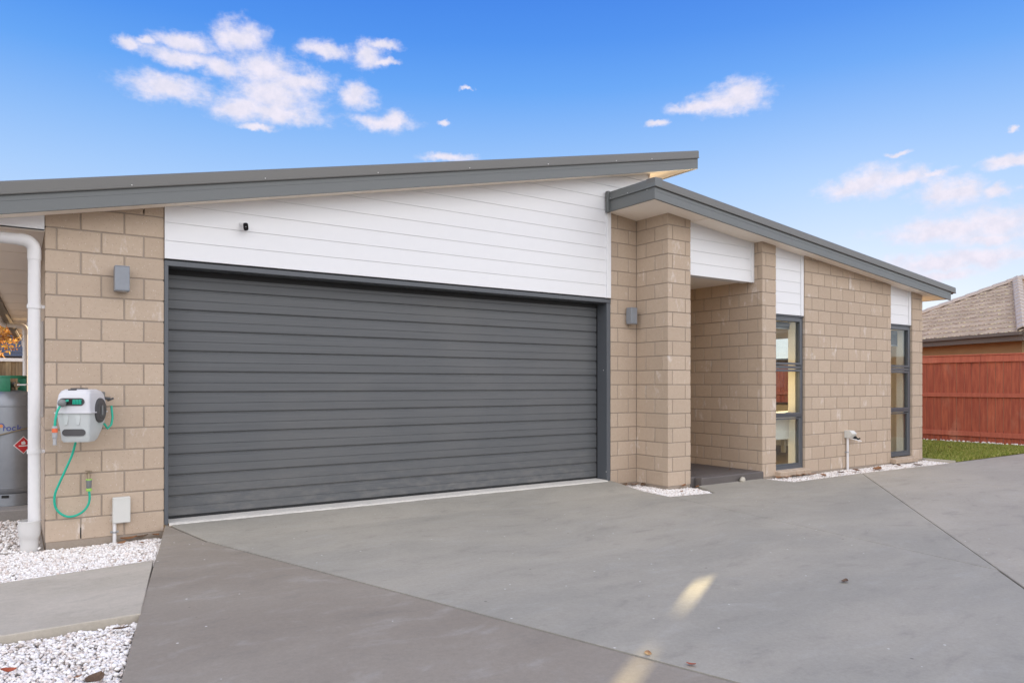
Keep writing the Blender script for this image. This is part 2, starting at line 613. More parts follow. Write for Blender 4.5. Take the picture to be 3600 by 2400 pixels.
M['white'] = varied((.76, .755, .75), .015, 1.0, .45, 8, .015, .03, .35)('white_paint')
M['soffit'] = varied((.90, .81, .70), .02, 1.0, .7, 8, .02, .03, .2)('soffit_paint')
M['steel_gray'] = varied((.132, .140, .136), .06, 1.2, .42, 60, .03, .03, .5)('grey_coated_steel')
M['cap_gray'] = varied((.130, .126, .114), .06, 1.2, .40, 60, .03, .03, .5)('grey_cap_steel')
M['frame'] = varied((.088, .095, .104), .05, 2, .40, 80, .03, .02, .5)('dark_aluminium')
M['door'] = mat('garage_door_steel', m_door)
M['rubber'] = mat('rubber', base=(.02, .02, .02), rough=.8)
M['pvc'] = varied((.72, .70, .68), .04, 2, .4, 20, .03, .02, .4)('white_pvc')
M['pvc_old'] = varied((.62, .60, .57), .06, 2, .5, 20, .04, .02, .4)('pvc_drain')
M['glass'] = mat('glass', m_glass)
M['lamp_gray'] = varied((.24, .255, .275), .12, 9, .45, 60, .06, .05, .5)('grey_lamp_metal')
M['lamp_lens'] = mat('lamp_lens', base=(.5, .5, .48), rough=.3)
M['screw'] = mat('bare_screw', base=(.7, .68, .65), rough=.35, metal=.8)
M['reel'] = varied((.60, .595, .605), .04, 3, .35, 30, .02, .02, .45)('reel_plastic')
M['reel_low'] = varied((.53, .555, .54), .06, 4, .4, 30, .03, .02, .45)('reel_plastic_grimy')
M['dark_plastic'] = varied((.075, .072, .072), .1, 5, .5, 40, .06, .05, .4)('dark_plastic')
M['hole'] = mat('slot_dark', base=(.02, .019, .018), rough=.9)
M['hose'] = varied((.012, .40, .265), .05, 4, .38, 40, .03, .02, .5)('green_hose')
M['orange'] = mat('orange_plastic', base=(.72, .14, .05), rough=.4)
M['grey_plastic'] = varied((.36, .36, .36), .05, 4, .45, 40, .03, .02, .4)('grey_plastic')
M['mid_grey'] = varied((.19, .195, .19), .05, 4, .5, 40, .03, .02, .4)('mid_grey_plastic')
M['lime'] = mat('lime_plastic', base=(.30, .56, .10), rough=.45)
M['brass'] = mat('weathered_brass', base=(.30, .24, .16), rough=.5, metal=.6)
M['box'] = varied((.62, .61, .56), .03, 3, .45, 30, .02, .02, .4)('cream_plastic')
M['galv'] = mat('galvanised', base=(.45, .46, .47), rough=.4, metal=.8)
M['gas'] = varied((.25, .26, .275), .22, 3, .42, 22, .08, .06, .5, .55)('gas_bottle_steel')
M['gas_green'] = varied((.02, .17, .085), .15, 9, .55, 30, .12, .1, .4)('green_paint')
M['red_print'] = mat('red_print', base=(.55, .03, .035), rough=.5)
M['white_print'] = mat('white_print', base=(.75, .74, .73), rough=.5)
M['blue_print'] = mat('blue_print', base=(.045, .06, .26), rough=.5)
M['orange_print'] = mat('orange_print', base=(.62, .22, .07), rough=.5)
M['redfence'] = mat('red_stained_timber', m_stain_timber((.50, .135, .068), (.29, .066, .040), (.64, .30, .18)))
M['redrail'] = mat('red_stained_rail', m_stain_timber((.52, .145, .085), (.40, .105, .062), (.58, .25, .16)))
M['paling'] = mat('weathered_paling', m_stain_timber((.30, .22, .13), (.17, .13, .085), (.46, .36, .20)))
M['tile'] = mat('concrete_tile', m_tile)
M['ridge'] = varied((.46, .39, .33), .12, 4, .8, 40, .08, .2, .2)('ridge_tile')
M['slate'] = varied((.075, .08, .10), .12, 2, .6, 30, .1, .15, .3)('slate_roof')
M['brickwall'] = varied((.36, .23, .12), .12, 3, .9, 40, .12, .2, .1)('tan_wall')
M['gutter_brown'] = varied((.14, .115, .09), .06, 2, .5, 40, .04, .03, .4)('brown_gutter')
M['cream_wall'] = mat('interior_wall_paint', base=(.84, .77, .63), rough=.8)
M['liner'] = mat('window_liner_paint', base=(.86, .81, .70), rough=.5)
M['carpet'] = varied((.22, .18, .14), .1, 6, .95, 90, .2, .3, .1)('carpet')
M['blind_dark'] = mat('dark_blind_fabric', base=(.045, .05, .055), rough=.8)
M['blind_tan'] = mat('tan_blind_fabric', base=(.50, .40, .26), rough=.85)
M['curtain'] = varied((.40, .33, .25), .08, 3, .9, 60, .06, .1, .2)('curtain_fabric')
M['bench'] = mat('white_lacquer', base=(.74, .70, .62), rough=.4)
M['gravel'] = mat('white_gravel', m_gravel)
M['leaf_dry'] = mat('dry_leaf', m_leafy([(0, (.17, .075, .03)), (.5, (.26, .12, .05)), (1, (.36, .19, .085))], .15))
M['leaf_dark'] = mat('dark_leaf', m_leafy([(0, (.10, .06, .035)), (1, (.15, .09, .05))], .1))
M['leaf_red'] = mat('red_leaf', m_leafy([(0, (.33, .07, .03)), (1, (.42, .10, .04))], .1))
M['autumn'] = mat('autumn_leaves', m_leafy([(0, (.34, .13, .03)), (.4, (.50, .24, .05)), (.75, (.62, .38, .10)), (1, (.34, .30, .08))], .45))
M['bark'] = varied((.10, .075, .055), .2, 8, .9, 60, .2, .4, .1)('bark')
M['grass'] = mat('grass_blades', m_grass)
M['soil'] = varied((.20, .19, .06), .25, 3, .95, 40, .25, .4, .1)('lawn_soil')
M['stone'] = varied((.5, .46, .38), .1, 6, .85, 60, .1, .2, .2)('pale_stone')
M['black'] = mat('camera_black', base=(.012, .012, .013), rough=.18)


# ------------------------------------------------------------------ the ground
def zf(y):
    if y > -.05: return .05
    if y > -.6: return .05 - .055 * (-.05 - y) / .55
    return -.005 - .012 * (-.6 - y)


gm = MB()
gm.add([(-260, -260, -.14), (260, -260, -.14), (260, 260, -.14), (-260, 260, -.14)], [(0, 1, 2, 3)])
structure(gm.build('ground', M['earth']))


def clip(poly, n, d):
    """keep the part of a 2-d polygon with n.p >= d"""
    out = []
    for i in range(len(poly)):
        a, b = poly[i], poly[(i + 1) % len(poly)]
        da = n[0] * a[0] + n[1] * a[1] - d
        db = n[0] * b[0] + n[1] * b[1] - d
        if da >= 0: out.append(a)
        if (da >= 0) != (db >= 0):
            t = da / (da - db)
            out.append((a[0] + (b[0] - a[0]) * t, a[1] + (b[1] - a[1]) * t))
    return out


def slab(name, poly, material, parent, thick=.11, dz=0.0):
    """concrete panel following the fall of the ground, cut in strips along Y so it can bend; small arris round the rim"""
    bm = bmesh.new()
    ys = [9, -.05, -.6, -30]
    for hi, lo in zip(ys[:-1], ys[1:]):
        p = clip(clip(poly, (0, -1), -hi), (0, 1), lo)
        if len(p) < 3: continue
        vs = [bm.verts.new((x, y, zf(y) + dz)) for x, y in p]
        try: bm.faces.new(vs)
        except ValueError: pass
    bmesh.ops.remove_doubles(bm, verts=bm.verts, dist=1e-4)
    rim = [e for e in bm.edges if e.is_boundary]
    r = bmesh.ops.extrude_edge_only(bm, edges=rim)
    for v in [g_ for g_ in r['geom'] if isinstance(g_, bmesh.types.BMVert)]:
        v.co.z -= thick
    bmesh.ops.recalc_face_normals(bm, faces=bm.faces)
    up = [f for f in bm.faces if abs(f.normal.z) > .9]
    if up and up[0].normal.z < 0:
        bmesh.ops.reverse_faces(bm, faces=bm.faces)
    rimtop = [e for e in bm.edges if len(e.link_faces) == 2 and abs(e.calc_face_angle(0)) > 1.0 and min(v.co.z for v in e.verts) > -.095 + dz]
    try:
        bmesh.ops.bevel(bm, geom=rimtop, offset=.006, segments=2, profile=.5, affect='EDGES')
    except Exception:
        pass
    me = bpy.data.meshes.new(name)
    bm.to_mesh(me)
    bm.free()
    me.materials.append(material)
    return link(name, me, parent)


drive = structure(thing('driveway', None, None, (3, -3, 0)))
# saw-cut joints split the drive; filler lies 12 mm down in each cut
J = .0100
def inset(poly, d=J):
    cx = sum(p[0] for p in poly) / len(poly); cy = sum(p[1] for p in poly) / len(poly)
    n = len(poly)
    area = sum(poly[i][0] * poly[(i + 1) % n][1] - poly[(i + 1) % n][0] * poly[i][1] for i in range(n))
    s = 1 if area > 0 else -1
    lines = []
    for i in range(n):
        a, b = Vector(poly[i]), Vector(poly[(i + 1) % n])
        t = (b - a).normalized()
        nn = Vector((-t.y, t.x)) * s
        lines.append((a + nn * d, t))
    out = []
    for i in range(n):
        (p, t), (q, u) = lines[i - 1], lines[i]
        den = t.x * u.y - t.y * u.x
        if abs(den) < 1e-6:
            out.append(tuple(q))
        else:
            k = ((q.x - p.x) * u.y - (q.y - p.y) * u.x) / den
            out.append((p.x + t.x * k, p.y + t.y * k))
    return out

c1a, c1b = (.866, -.06), (3.584, -8.4)           # cut beside the left pier
dA, dB = (5.70, -1.012), (5.40, -5.0)           # faint cut from the pillar bed
bA, bB = (9.44, -1.02), (3.55, -5.80)           # long diagonal cut
cB = (10.50, -8.0)
dEnd = (5.325, -4.36)
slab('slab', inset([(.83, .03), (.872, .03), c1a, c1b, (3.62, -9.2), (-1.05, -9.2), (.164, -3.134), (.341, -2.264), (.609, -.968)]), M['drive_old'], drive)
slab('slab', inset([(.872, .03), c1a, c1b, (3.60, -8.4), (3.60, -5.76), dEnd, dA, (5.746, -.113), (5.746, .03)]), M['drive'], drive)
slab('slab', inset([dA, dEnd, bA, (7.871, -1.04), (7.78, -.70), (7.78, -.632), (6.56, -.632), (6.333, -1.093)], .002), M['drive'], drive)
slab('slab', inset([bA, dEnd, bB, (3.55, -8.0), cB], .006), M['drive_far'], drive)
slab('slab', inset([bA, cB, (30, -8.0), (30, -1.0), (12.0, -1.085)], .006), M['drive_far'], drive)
jm = MB()
for (a, b) in ((c1a, c1b), (dA, dEnd), (bA, bB), (bA, cB)):
    a, b = Vector(a), Vector(b)
    t = (b - a).normalized(); n_ = Vector((-t.y, t.x)) * .016
    K = 70
    for i in range(K):
        p, q = a.lerp(b, i / K), a.lerp(b, (i + 1) / K)
        jm.add([(p.x - n_.x, p.y - n_.y, zf(p.y) - .012), (q.x - n_.x, q.y - n_.y, zf(q.y) - .012), (q.x + n_.x, q.y + n_.y, zf(q.y) - .012), (p.x + n_.x, p.y + n_.y, zf(p.y) - .012)], [(0, 1, 2, 3)])
jm.build('joint_filler', M['joint'], drive)
# rough pale slab lip under the garage door
th = MB()
xs = np.linspace(.86, 5.665, 160)
fr = [-.012 + .016 * math.sin(x * 2.1) * .3 - .014 * random.random() for x in xs]
vs = []
for x, y in zip(xs, fr):
    vs += [(x, .30, .066), (x, .02, .066), (x, y - .004, .061), (x, y - .022, .047 - .004 * random.random())]
fs = []
for i in range(len(xs) - 1):
    for k in range(3):
        fs.append((i * 4 + k, i * 4 + k + 1, i * 4 + k + 5, i * 4 + k + 4))
th.add(vs, fs)
th.build('threshold', M['threshold'], drive, True)

path = structure(slab('path', [(.600, -1.012), (.368, -2.215), (-3.2, -2.24), (-3.2, -1.16), (-.265, -1.12)], M['path'], None, .12, .006))

# beds the stones lie in
def flat(name, poly, z, material):
    m = MB()
    m.add([(x, y, z) for x, y in poly], [tuple(range(len(poly)))])
    return structure(m.build(name, material))
flat('gravel_bed', [(-3.2, -9), (-.9, -9), (.81, .0), (.0, .06), (.0, 9), (-3.2, 9)], -.085, M['gravel_fines'])
flat('gravel_bed', [(5.5, -1.4), (12.3, -1.4), (12.3, .3), (5.5, .3)], -.075, M['gravel_fines'])

def inside(poly, x, y):
    c = False
    n = len(poly)
    for i in range(n):
        (x0, y0), (x1, y1) = poly[i], poly[(i + 1) % n]
        if (y0 > y) != (y1 > y) and x < (x1 - x0) * (y - y0) / (y1 - y0) + x0:
            c = not c
    return c

ICO = None
def stones(name, poly, z0, size, dens, label, cap=9000, rise=None):
    """loose angular chips: every one a jittered low-poly lump, joined into one bed"""
    global ICO
    if ICO is None:
        bm = bmesh.new()
        bmesh.ops.create_icosphere(bm, subdivisions=1, radius=1)
        ICO = (np.array([v.co[:] for v in bm.verts]), np.array([[v.index for v in f.verts] for f in bm.faces]))
        bm.free()
    xs_ = [p[0] for p in poly]; ys_ = [p[1] for p in poly]
    A = (max(xs_) - min(xs_)) * (max(ys_) - min(ys_))
    N_ = int(A * dens)
    P_ = []
    for _ in range(N_):
        x = random.uniform(min(xs_), max(xs_)); y = random.uniform(min(ys_), max(ys_))
        if inside(poly, x, y): P_.append((x, y))
        if len(P_) >= cap: break
    n = len(P_)
    P_ = np.array(P_)
    V, F = ICO
    s = size * (.45 + .75 * RNG.random(n) ** 1.4)
    sc = np.stack([s * (.8 + .6 * RNG.random(n)), s * (.6 + .5 * RNG.random(n)), s * (.45 + .4 * RNG.random(n))], 1) * .5
    jit = 1 + .45 * (RNG.random((n, len(V), 1)) - .5)
    pts = V[None] * jit * sc[:, None, :]
    ang = RNG.random((n, 3)) * np.array([.9, .9, 6.28])
    ca, sa = np.cos(ang), np.sin(ang)
    x, y, z = pts[..., 0].copy(), pts[..., 1].copy(), pts[..., 2].copy()
    y, z = y * ca[:, 0, None] - z * sa[:, 0, None], y * sa[:, 0, None] + z * ca[:, 0, None]
    x, z = x * ca[:, 1, None] + z * sa[:, 1, None], -x * sa[:, 1, None] + z * ca[:, 1, None]
    x, y = x * ca[:, 2, None] - y * sa[:, 2, None], x * sa[:, 2, None] + y * ca[:, 2, None]
    zz = z0 + size * .55 * RNG.random(n)
    if rise is not None:
        zz = zz + np.array([rise(a, b) for a, b in P_])
    allv = np.stack([x + P_[:, 0, None], y + P_[:, 1, None], z + zz[:, None]], -1).reshape(-1, 3)
    allf = (F[None] + (np.arange(n) * len(V))[:, None, None]).reshape(-1, 3)
    me = bpy.data.meshes.new(name)
    me.vertices.add(len(allv)); me.vertices.foreach_set('co', allv.astype(np.float32).ravel())
    me.loops.add(len(allf) * 3); me.loops.foreach_set('vertex_index', allf.astype(np.int32).ravel())
    me.polygons.add(len(allf)); me.polygons.foreach_set('loop_start', np.arange(0, len(allf) * 3, 3, dtype=np.int32)); me.polygons.foreach_set('loop_total', np.full(len(allf), 3, dtype=np.int32))
    me.update(calc_edges=True)
    me.materials.append(M['gravel'])
    o = link(name, me)
    return tag(o, label, 'gravel', None, 'stuff')

lump = lambda x, y: .010 * math.sin(5 * x + 1) * math.sin(4 * y)
stones('white_gravel', [(.352, -2.232), (.150, -3.20), (-.10, -4.4), (-1.6, -4.4), (-1.6, -2.25)], -.068, .025, 13000, 'coarse white gravel in front of the concrete path at lower left', 22000, lump)
stones('white_gravel', [(.792, -.15), (.615, -.96), (-.265, -1.105), (-1.3, -1.14), (-1.3, -.02), (.79, -.02)], -.060, .023, 12000, 'white gravel between the concrete path and the left pier', 20000, lump)
stones('white_gravel', [(-.03, .0), (-.03, 4.2), (-1.3, 4.2), (-1.3, .0)], -.055, .028, 5500, 'shaded white gravel along the side wall beneath the downpipe', 9000, lump)
stones('white_gravel', [(5.74, -.12), (5.685, -1.0), (6.325, -1.08), (6.54, -.64), (6.54, -.53), (6.17, -.53), (6.17, 0), (5.75, 0)], -.042, .024, 9000, 'white gravel patch round the foot of the entry pillar', 6000, lump)
stones('white_gravel', [(7.86, -1.07), (7.80, -.70), (7.83, -.615), (11.93, -.615), (12.02, -.62), (12.02, -1.085), (9.3, -.985)], -.042, .026, 7000, 'white gravel strip along the foot of the right hand wall', 9000, lump)
stones('white_gravel', [(16.02, -9), (16.13, -9), (16.13, 9), (16.02, 9)], .005, .05, 600, 'line of pale gravel at the foot of the red fence', 2000)

# lawn
lawn_poly = [(12.03, -1.06), (30, -.99), (30, 12), (12.03, 12)]
lawn = structure(flat('lawn', [(12.03, -1.07), (16.1, -1.03), (16.1, 10), (12.03, 10)], -.012, M['soil']))
edge = MB()
edge.box(12.0, 12.03, -1.07, 6, -.06, .012, .004)
structure(edge.build('lawn_edging', M['stone']))
def grass(n):
    x = RNG.uniform(12.05, 16.05, n); y = -1.04 + (RNG.random(n) ** 1.3) * 6.0
    h = .022 + .035 * RNG.random(n)
    a = RNG.random(n) * 6.28
    w = .004 + .004 * RNG.random(n)
    lx = (RNG.random(n) - .5) * .045; ly = (RNG.random(n) - .5) * .045
    z0 = np.full(n, -.012)
    dx, dy = np.cos(a) * w, np.sin(a) * w
    v = np.stack([np.stack([x - dx, y - dy, z0], 1), np.stack([x + dx, y + dy, z0], 1),
                  np.stack([x + dx * .7 + lx * .4, y + dy * .7 + ly * .4, z0 + h * .6], 1), np.stack([x - dx * .7 + lx * .4, y - dy * .7 + ly * .4, z0 + h * .6], 1),
                  np.stack([x + lx, y + ly, z0 + h], 1)], 1).reshape(-1, 3)
    k = np.arange(n)[:, None] * 5
    tri = np.concatenate([k + np.array([0, 1, 2]), k + np.array([0, 2, 3]), k + np.array([3, 2, 4])], 1).reshape(-1, 3)
    me = bpy.data.meshes.new('lawn_grass')
    me.vertices.add(len(v)); me.vertices.foreach_set('co', v.astype(np.float32).ravel())
    me.loops.add(len(tri) * 3); me.loops.foreach_set('vertex_index', tri.astype(np.int32).ravel())
    me.polygons.add(len(tri)); me.polygons.foreach_set('loop_start', np.arange(0, len(tri) * 3, 3, dtype=np.int32)); me.polygons.foreach_set('loop_total', np.full(len(tri), 3, dtype=np.int32))
    me.update(calc_edges=True)
    me.materials.append(M['grass'])
    return tag(link('lawn_grass', me), 'short green lawn in front of the red fence', 'grass', None, 'stuff')
grass(70000)

# ------------------------------------------------------------------ the house
H = .172
house = thing('house', 'single storey house of tan blocks with white boards and a wide grey garage door', 'house', (3.3, 0, 0))
usoff = lambda x: 2.495 + .2112 * x            # underside of the upper roof
lsoff = lambda x: 3.232 - .1010 * (x - 6.176)   # underside of the lower roof

BLOCKS = []       # (x0,x1,y0,y1,z0,z1,wall)
BT = .09
def wall_core(name, x0, x1, y0, y1, z1):
    m = MB()
    m.box(x0, x1, y0, y1, -.10, z1)
    return m.build(name, M['mortar'], house)

def rows(zmax):
    r = 0
    while r * H < zmax:
        yield r, r * H + .005, (r + 1) * H - .005
        r += 1

G_ = .005
def fronty(wall, y, segs_even, segs_odd, zmax, z_at):
    """face that looks towards -Y at plane y; segs: (x0,x1) intervals by joint centres"""
    for r, z0, z1 in rows(zmax):
        segs = segs_odd if r % 2 else segs_even
        for (a, b) in segs:
            if z0 > max(z_at(a), z_at(b)) + .01: continue
            BLOCKS.append((a, b, y, y + BT, z0, z1, wall))

def sidex(wall, x, segs_even, segs_odd, zmax, z_at):
    """face that looks towards -X at plane x; segs along Y"""
    for r, z0, z1 in rows(zmax):
        segs = segs_odd if r % 2 else segs_even
        for (a, b) in segs:
            if z0 > z_at(a) + .01: continue
            BLOCKS.append((x, x + BT, a, b, z0, z1, wall))

def cuts(a, joints, b):
    e = [a] + list(joints) + [b]
    return [(p + (G_ if i else 0), q - (G_ if i < len(e) - 2 else 0)) for i, (p, q) in enumerate(zip(e[:-1], e[1:]))]

# left pier
w = wall_core('block_wall', .006, .82, .006, .18, 2.6)
fronty(w, 0, cuts(0, (.2344, .5344), .8256), cuts(0, (.0752, .3752, .6752), .8256), 2.75, usoff)
# side wall of the garage
ws = wall_core('block_wall', .006, .16, .18, 7.4, 2.38)
for r, z0, z1 in rows(2.38):
    y = .095 if r % 2 else .245
    first = .095
    if r % 2 == 0: BLOCKS.append((0, BT, first, .24, z0, z1, ws))
    while y < 7.3:
        BLOCKS.append((0, BT, y, y + .29, z0, z1, ws))
        y += .3
# wall beside the door, then the pillar
w = wall_core('block_wall', 5.75, 6.30, .006, .19, 3.6)
fronty(w, 0, cuts(5.7437, (5.860,), 6.168), cuts(5.7437, (6.036,), 6.168), 3.35, lambda x: lsoff(x))
w = wall_core('block_wall', 6.1755, 6.553, -.523, .006, 3.3)
for r, z0, z1 in rows(3.3):
    if z0 > lsoff(6.17) + .01: continue
    if r % 2 == 0:
        BLOCKS.append((6.169, 6.460, -.529, -.529 + BT, z0, z1, w))
        BLOCKS.append((6.470, 6.559, -.529, -.24, z0, z1, w))
        for (a, b) in ((-.4390 + .0, -.1676), (-.1576, -.002)):
            BLOCKS.append((6.169, 6.169 + BT, a, b, z0, z1, w))
    else:
        BLOCKS.append((6.169, 6.240, -.529, -.317, z0, z1, w))
        BLOCKS.append((6.250, 6.559, -.529, -.529 + BT, z0, z1, w))
        BLOCKS.append((6.169, 6.169 + BT, -.307, -.002, z0, z1, w))
# entry side wall and its front pier
w = wall_core('block_wall', 7.828, 8.10, -.607, 1.9, 3.2)
for r, z0, z1 in rows(3.25):
    zt = lsoff(7.82)
    if z0 > zt + .01: continue
    if r % 2 == 0:
        BLOCKS.append((7.8215, 7.888, -.613, -.3819, z0, z1, w))
        BLOCKS.append((7.898, 8.108, -.613, -.613 + BT, z0, z1, w))
        js = [-.3769, -.0769, .2231, .5231, .8231, 1.1231, 1.4231]
    else:
        BLOCKS.append((7.8215, 8.108, -.613, -.5431, z0, z1, w))
        js = [-.5381, -.2381, .0619, .3619, .6619, .9619, 1.2619]
    if z0 < 2.60:
        for a, b in zip(js[:-1], js[1:]):
            BLOCKS.append((7.8215, 7.8215 + BT, a + G_, b - G_, z0, z1, w))
    else:
        BLOCKS.append((7.8215, 7.8215 + BT, js[0] + G_, js[1] - G_, z0, z1, w))
# long right wall
w = wall_core('block_wall', 8.758, 10.963, -.607, -.42, 3.0)
fronty(w, -.613, cuts(8.7516, [9.059 + .3 * i for i in range(7)], 10.969), cuts(8.7516, [8.909 + .3 * i for i in range(6)] + [10.735], 10.969), 3.05, lsoff)
# end pier and the end wall
w = wall_core('block_wall', 11.619, 11.92, -.607, -.40, 2.72)
fronty(w, -.613, cuts(11.613, (11.845,), 11.927), cuts(11.613, (), 11.927), 2.75, lsoff)
# wing far back on the left
w = wall_core('block_wall', -.035, 1.5, 11.506, 11.7, 2.5)
fronty(w, 11.5, cuts(-.04, (.12, .42, .72), 1.02), cuts(-.04, (.27, .57), 1.02), 2.4, lambda x: 2.6)

def cam_size(b):
    c = Vector(((b[0] + b[1]) / 2, (b[2] + b[3]) / 2, (b[4] + b[5]) / 2)) - cam.location
    fwd = c.x * math.sin(YAW) + c.y * math.cos(YAW)
    rgt = c.x * math.cos(YAW) - c.y * math.sin(YAW)
    if fwd < .2 or abs(rgt / fwd) > .72 or b[6] is ws: return 0
    return (max(b[1] - b[0], b[3] - b[2])) * (b[5] - b[4]) / fwd ** 2
BLOCKS.sort(key=cam_size, reverse=True)
CACHE = {}
rest = MB()
for i, (x0, x1, y0, y1, z0, z1, wl) in enumerate(BLOCKS):
    if i < 300:
        key = tuple(round(v, 3) for v in (x1 - x0, y1 - y0, z1 - z0))
        if key not in CACHE:
            m = MB()
            m.box(-key[0] / 2, key[0] / 2, -key[1] / 2, key[1] / 2, -key[2] / 2, key[2] / 2, .004)
            CACHE[key] = m.mesh('block', M['block'])
        j = lambda: random.uniform(-.0012, .0012)
        link('block', CACHE[key], wl, None, ((x0 + x1) / 2 + j(), (y0 + y1) / 2 + j(), (z0 + z1) / 2 + j()))
    else:
        rest.box(x0, x1, y0, y1, z0, z1, .004)
o = rest.build('block', M['block'], house)
o['kind'] = 'stuff'

# concrete footing line below the blocks
m = MB()
m.box(.02, .80, .012, .16, -.12, -.002)
m.box(5.76, 6.15, .012, .16, -.12, -.002)
m.box(6.19, 6.54, -.515, .0, -.12, -.002)
m.box(7.84, 11.91, -.595, -.45, -.12, -.002)
m.build('footing', M['footing'], house)
m = MB()
m.box(.2300, .2390, .0045, .0058, .012, .095)
m.build('weep_hole', M['hole'], house)

# --- weatherboards
def boards(x0, x1, y, zb, zlines, top, trim_right=None, trim_left=None, name='cladding', xr_upper=None, zsplit=None, back=.05):
    """white horizontal boards: every board its own piece, cut to the roof line at the top"""
    bk = MB()
    zt = max(top(x0), top(x1)) + .05
    bk.prism([(x0, zb), (x1, zb), (x1, top(x1) + .03), (x0, top(x0) + .03)], 'Y', y + .0072, y + .017 + back)
    part = bk.build(name, M['white'], house)
    zs = [zb] + list(zlines)
    for i, z0 in enumerate(zs):
        z1 = zs[i + 1] if i + 1 < len(zs) else 99
        xr = x1
        if xr_upper and z0 >= zsplit: xr = xr_upper
        poly = [(x0, z0), (xr, z0), (xr, min(z1, 9)), (x0, min(z1, 9))]
        poly = [(p[0], p[1]) for p in poly]
        # clip to the roof line
        k = (top(x1) - top(x0)) / (x1 - x0)
        poly = clip(poly, (k, -1), -(top(x0) - k * x0 + .02))
        if len(poly) < 3: continue
        if max(p[1] for p in poly) - min(p[1] for p in poly) < .012: continue
        mb = MB()
        n = len(poly)
        zlo = z0
        zhi = min(z1, max(p[1] for p in poly))
        front = []
        for (px, pz) in poly:
            pz2 = max(pz, z0 + .0005)
            if pz >= z1 - 1e-6: pz2 = z1 - .0032
            t = (pz2 - zlo) / .15
            front.append((px, y + .0035 * t, pz2))
        vs = front + [(px, y + .0068, pz_) for (px, _, pz_) in front]
        fs = [tuple(range(n)), tuple(range(2 * n - 1, n - 1, -1))] + [(q, q + n, (q + 1) % n + n, (q + 1) % n) for q in range(n)]
        mb.add(vs, fs)
        mb.build('weatherboard', M['white'], part)
    for (tx0, tx1, tz0, tz1) in (trim_right or []):
        t = MB()
        t.box(tx0, tx1, y - .012, y + .03, tz0, tz1, .003)
        t.build('corner_trim', M['white'], part)
    return part

zl = [2.394 + .1497 * i for i in range(11)]
boards(.828, 5.655, -.022, 2.246, zl, usoff, [(5.655, 5.722, 2.243, 3.30)], xr_upper=6.36, zsplit=3.285)
# upper corner of the garage wall above the lower roof
m = MB()
m.box(5.5, 6.372, .10, .30, 3.3, 3.80)
m.prism([(5.60, 3.38), (6.356, 3.38), (6.356, usoff(6.356) + .02), (5.60, usoff(5.60) + .02)], 'Y', -.004, .099)
m.build('upper_wall', M['white'], house)
m = MB()
m.prism([(6.352, 3.2), (6.376, 3.2), (6.376, usoff(6.376) + .02), (6.352, usoff(6.352) + .02)], 'Y', -.034, .07)
m.build('corner_trim', M['soffit'], house)
boards(6.50, 7.765, -.478, 2.545, [2.545 + .150 * i for i in range(1, 6)], lsoff, [(7.765, 7.8205, 2.542, lsoff(7.79))], back=.12)
boards(8.109, 8.690, -.583, 2.148, [2.148 + .150 * i for i in range(1, 7)], lsoff, [(8.690, 8.7505, 2.145, lsoff(8.72))], back=.12)
boards(10.970, 11.545, -.583, 2.152, [2.152 + .150 * i for i in range(1, 5)], lsoff, [(11.545, 11.612, 2.149, lsoff(11.6))], back=.12)

# --- garage door with its frame
gd = MB()
gd.box(.90, 5.66, .215, .235, .07, 2.22)
gdoor = gd.build('garage_door', M['door'], house)
SL = .1765
z = .082
k = 0
while z < 2.2:
    hgt = min(SL, 2.235 - z)
    m = MB()
    # profile from the bottom up: face, faint crease, face, stepped bead, deep groove
    prof = [(.196, 0), (.185, .004), (.180, .012), (.1795, .078), (.1835, .0805), (.1835, .0825), (.1795, .085), (.180, .148), (.184, .150), (.184, .161), (.189, .1655), (.196, .1660), (.196, .1765)]
    prof = [(a, b) for a, b in prof if b <= hgt + .001]
    vs = [(.868, a, z + b) for a, b in prof] + [(5.672, a, z + b) for a, b in prof]
    n = len(prof)
    m.add(vs, [(i, i + 1, i + 1 + n, i + n) for i in range(n - 1)])
    m.build('slat', M['door'], gdoor, False)
    z += SL
    k += 1
m = MB()
m.box(.868, 5.67, .178, .214, .0665, .0818)
m.build('bottom_seal', M['rubber'], gdoor)
fr_ = MB()
fr_.box(.8265, .858, -.006, .20, .052, 2.232, .003)
fr_.box(5.682, 5.7405, .0, .20, .050, 2.232, .003)
fr_.box(.8265, 5.7405, -.008, .20, 2.188, 2.2325, .003)
dfr = fr_.build('door_frame', M['frame'], house)
m = MB()
m.box(5.676, 5.683, .170, .2, .06, 2.188)
m.box(.857, .866, .172, .2, .06, 2.188)
m.box(.858, 5.68, .165, .2, 2.14, 2.19)
m.build('side_seal', M['rubber'], dfr)
m = MB()
for zz in (.19, 1.02, 2.04):
    m.lathe([(0, 0), (.004, 0), (.0045, .0015), (.0045, .003)], 8).v
scr = MB()
def screw(mb, x, y, z, r=.006, axis='Y'):
    t = MB()
    t.lathe([(0, -.004), (r * .6, -.0035), (r, 0), (r, .004)], 8)
    if axis == 'Y':
        t.xform(Matrix.Translation((x, y, z)) @ Matrix.Rotation(R(-90), 4, 'X'))
    else:
        t.xform(Matrix.Translation((x, y, z)) @ Matrix.Rotation(R(90), 4, 'Y'))
    mb.add(t.v, t.f)
for zz in (.16, 1.38):
    screw(scr, 5.6815, .06 if zz > 1 else .012, zz, .006, 'X')
scr.build('screw', M['screw'], dfr)
# dark flashing slot between the frame and the boards
m = MB()
m.box(.832, 5.70, .004, .10, 2.2335, 2.2455)
m.build('head_flashing', M['rubber'], dfr)

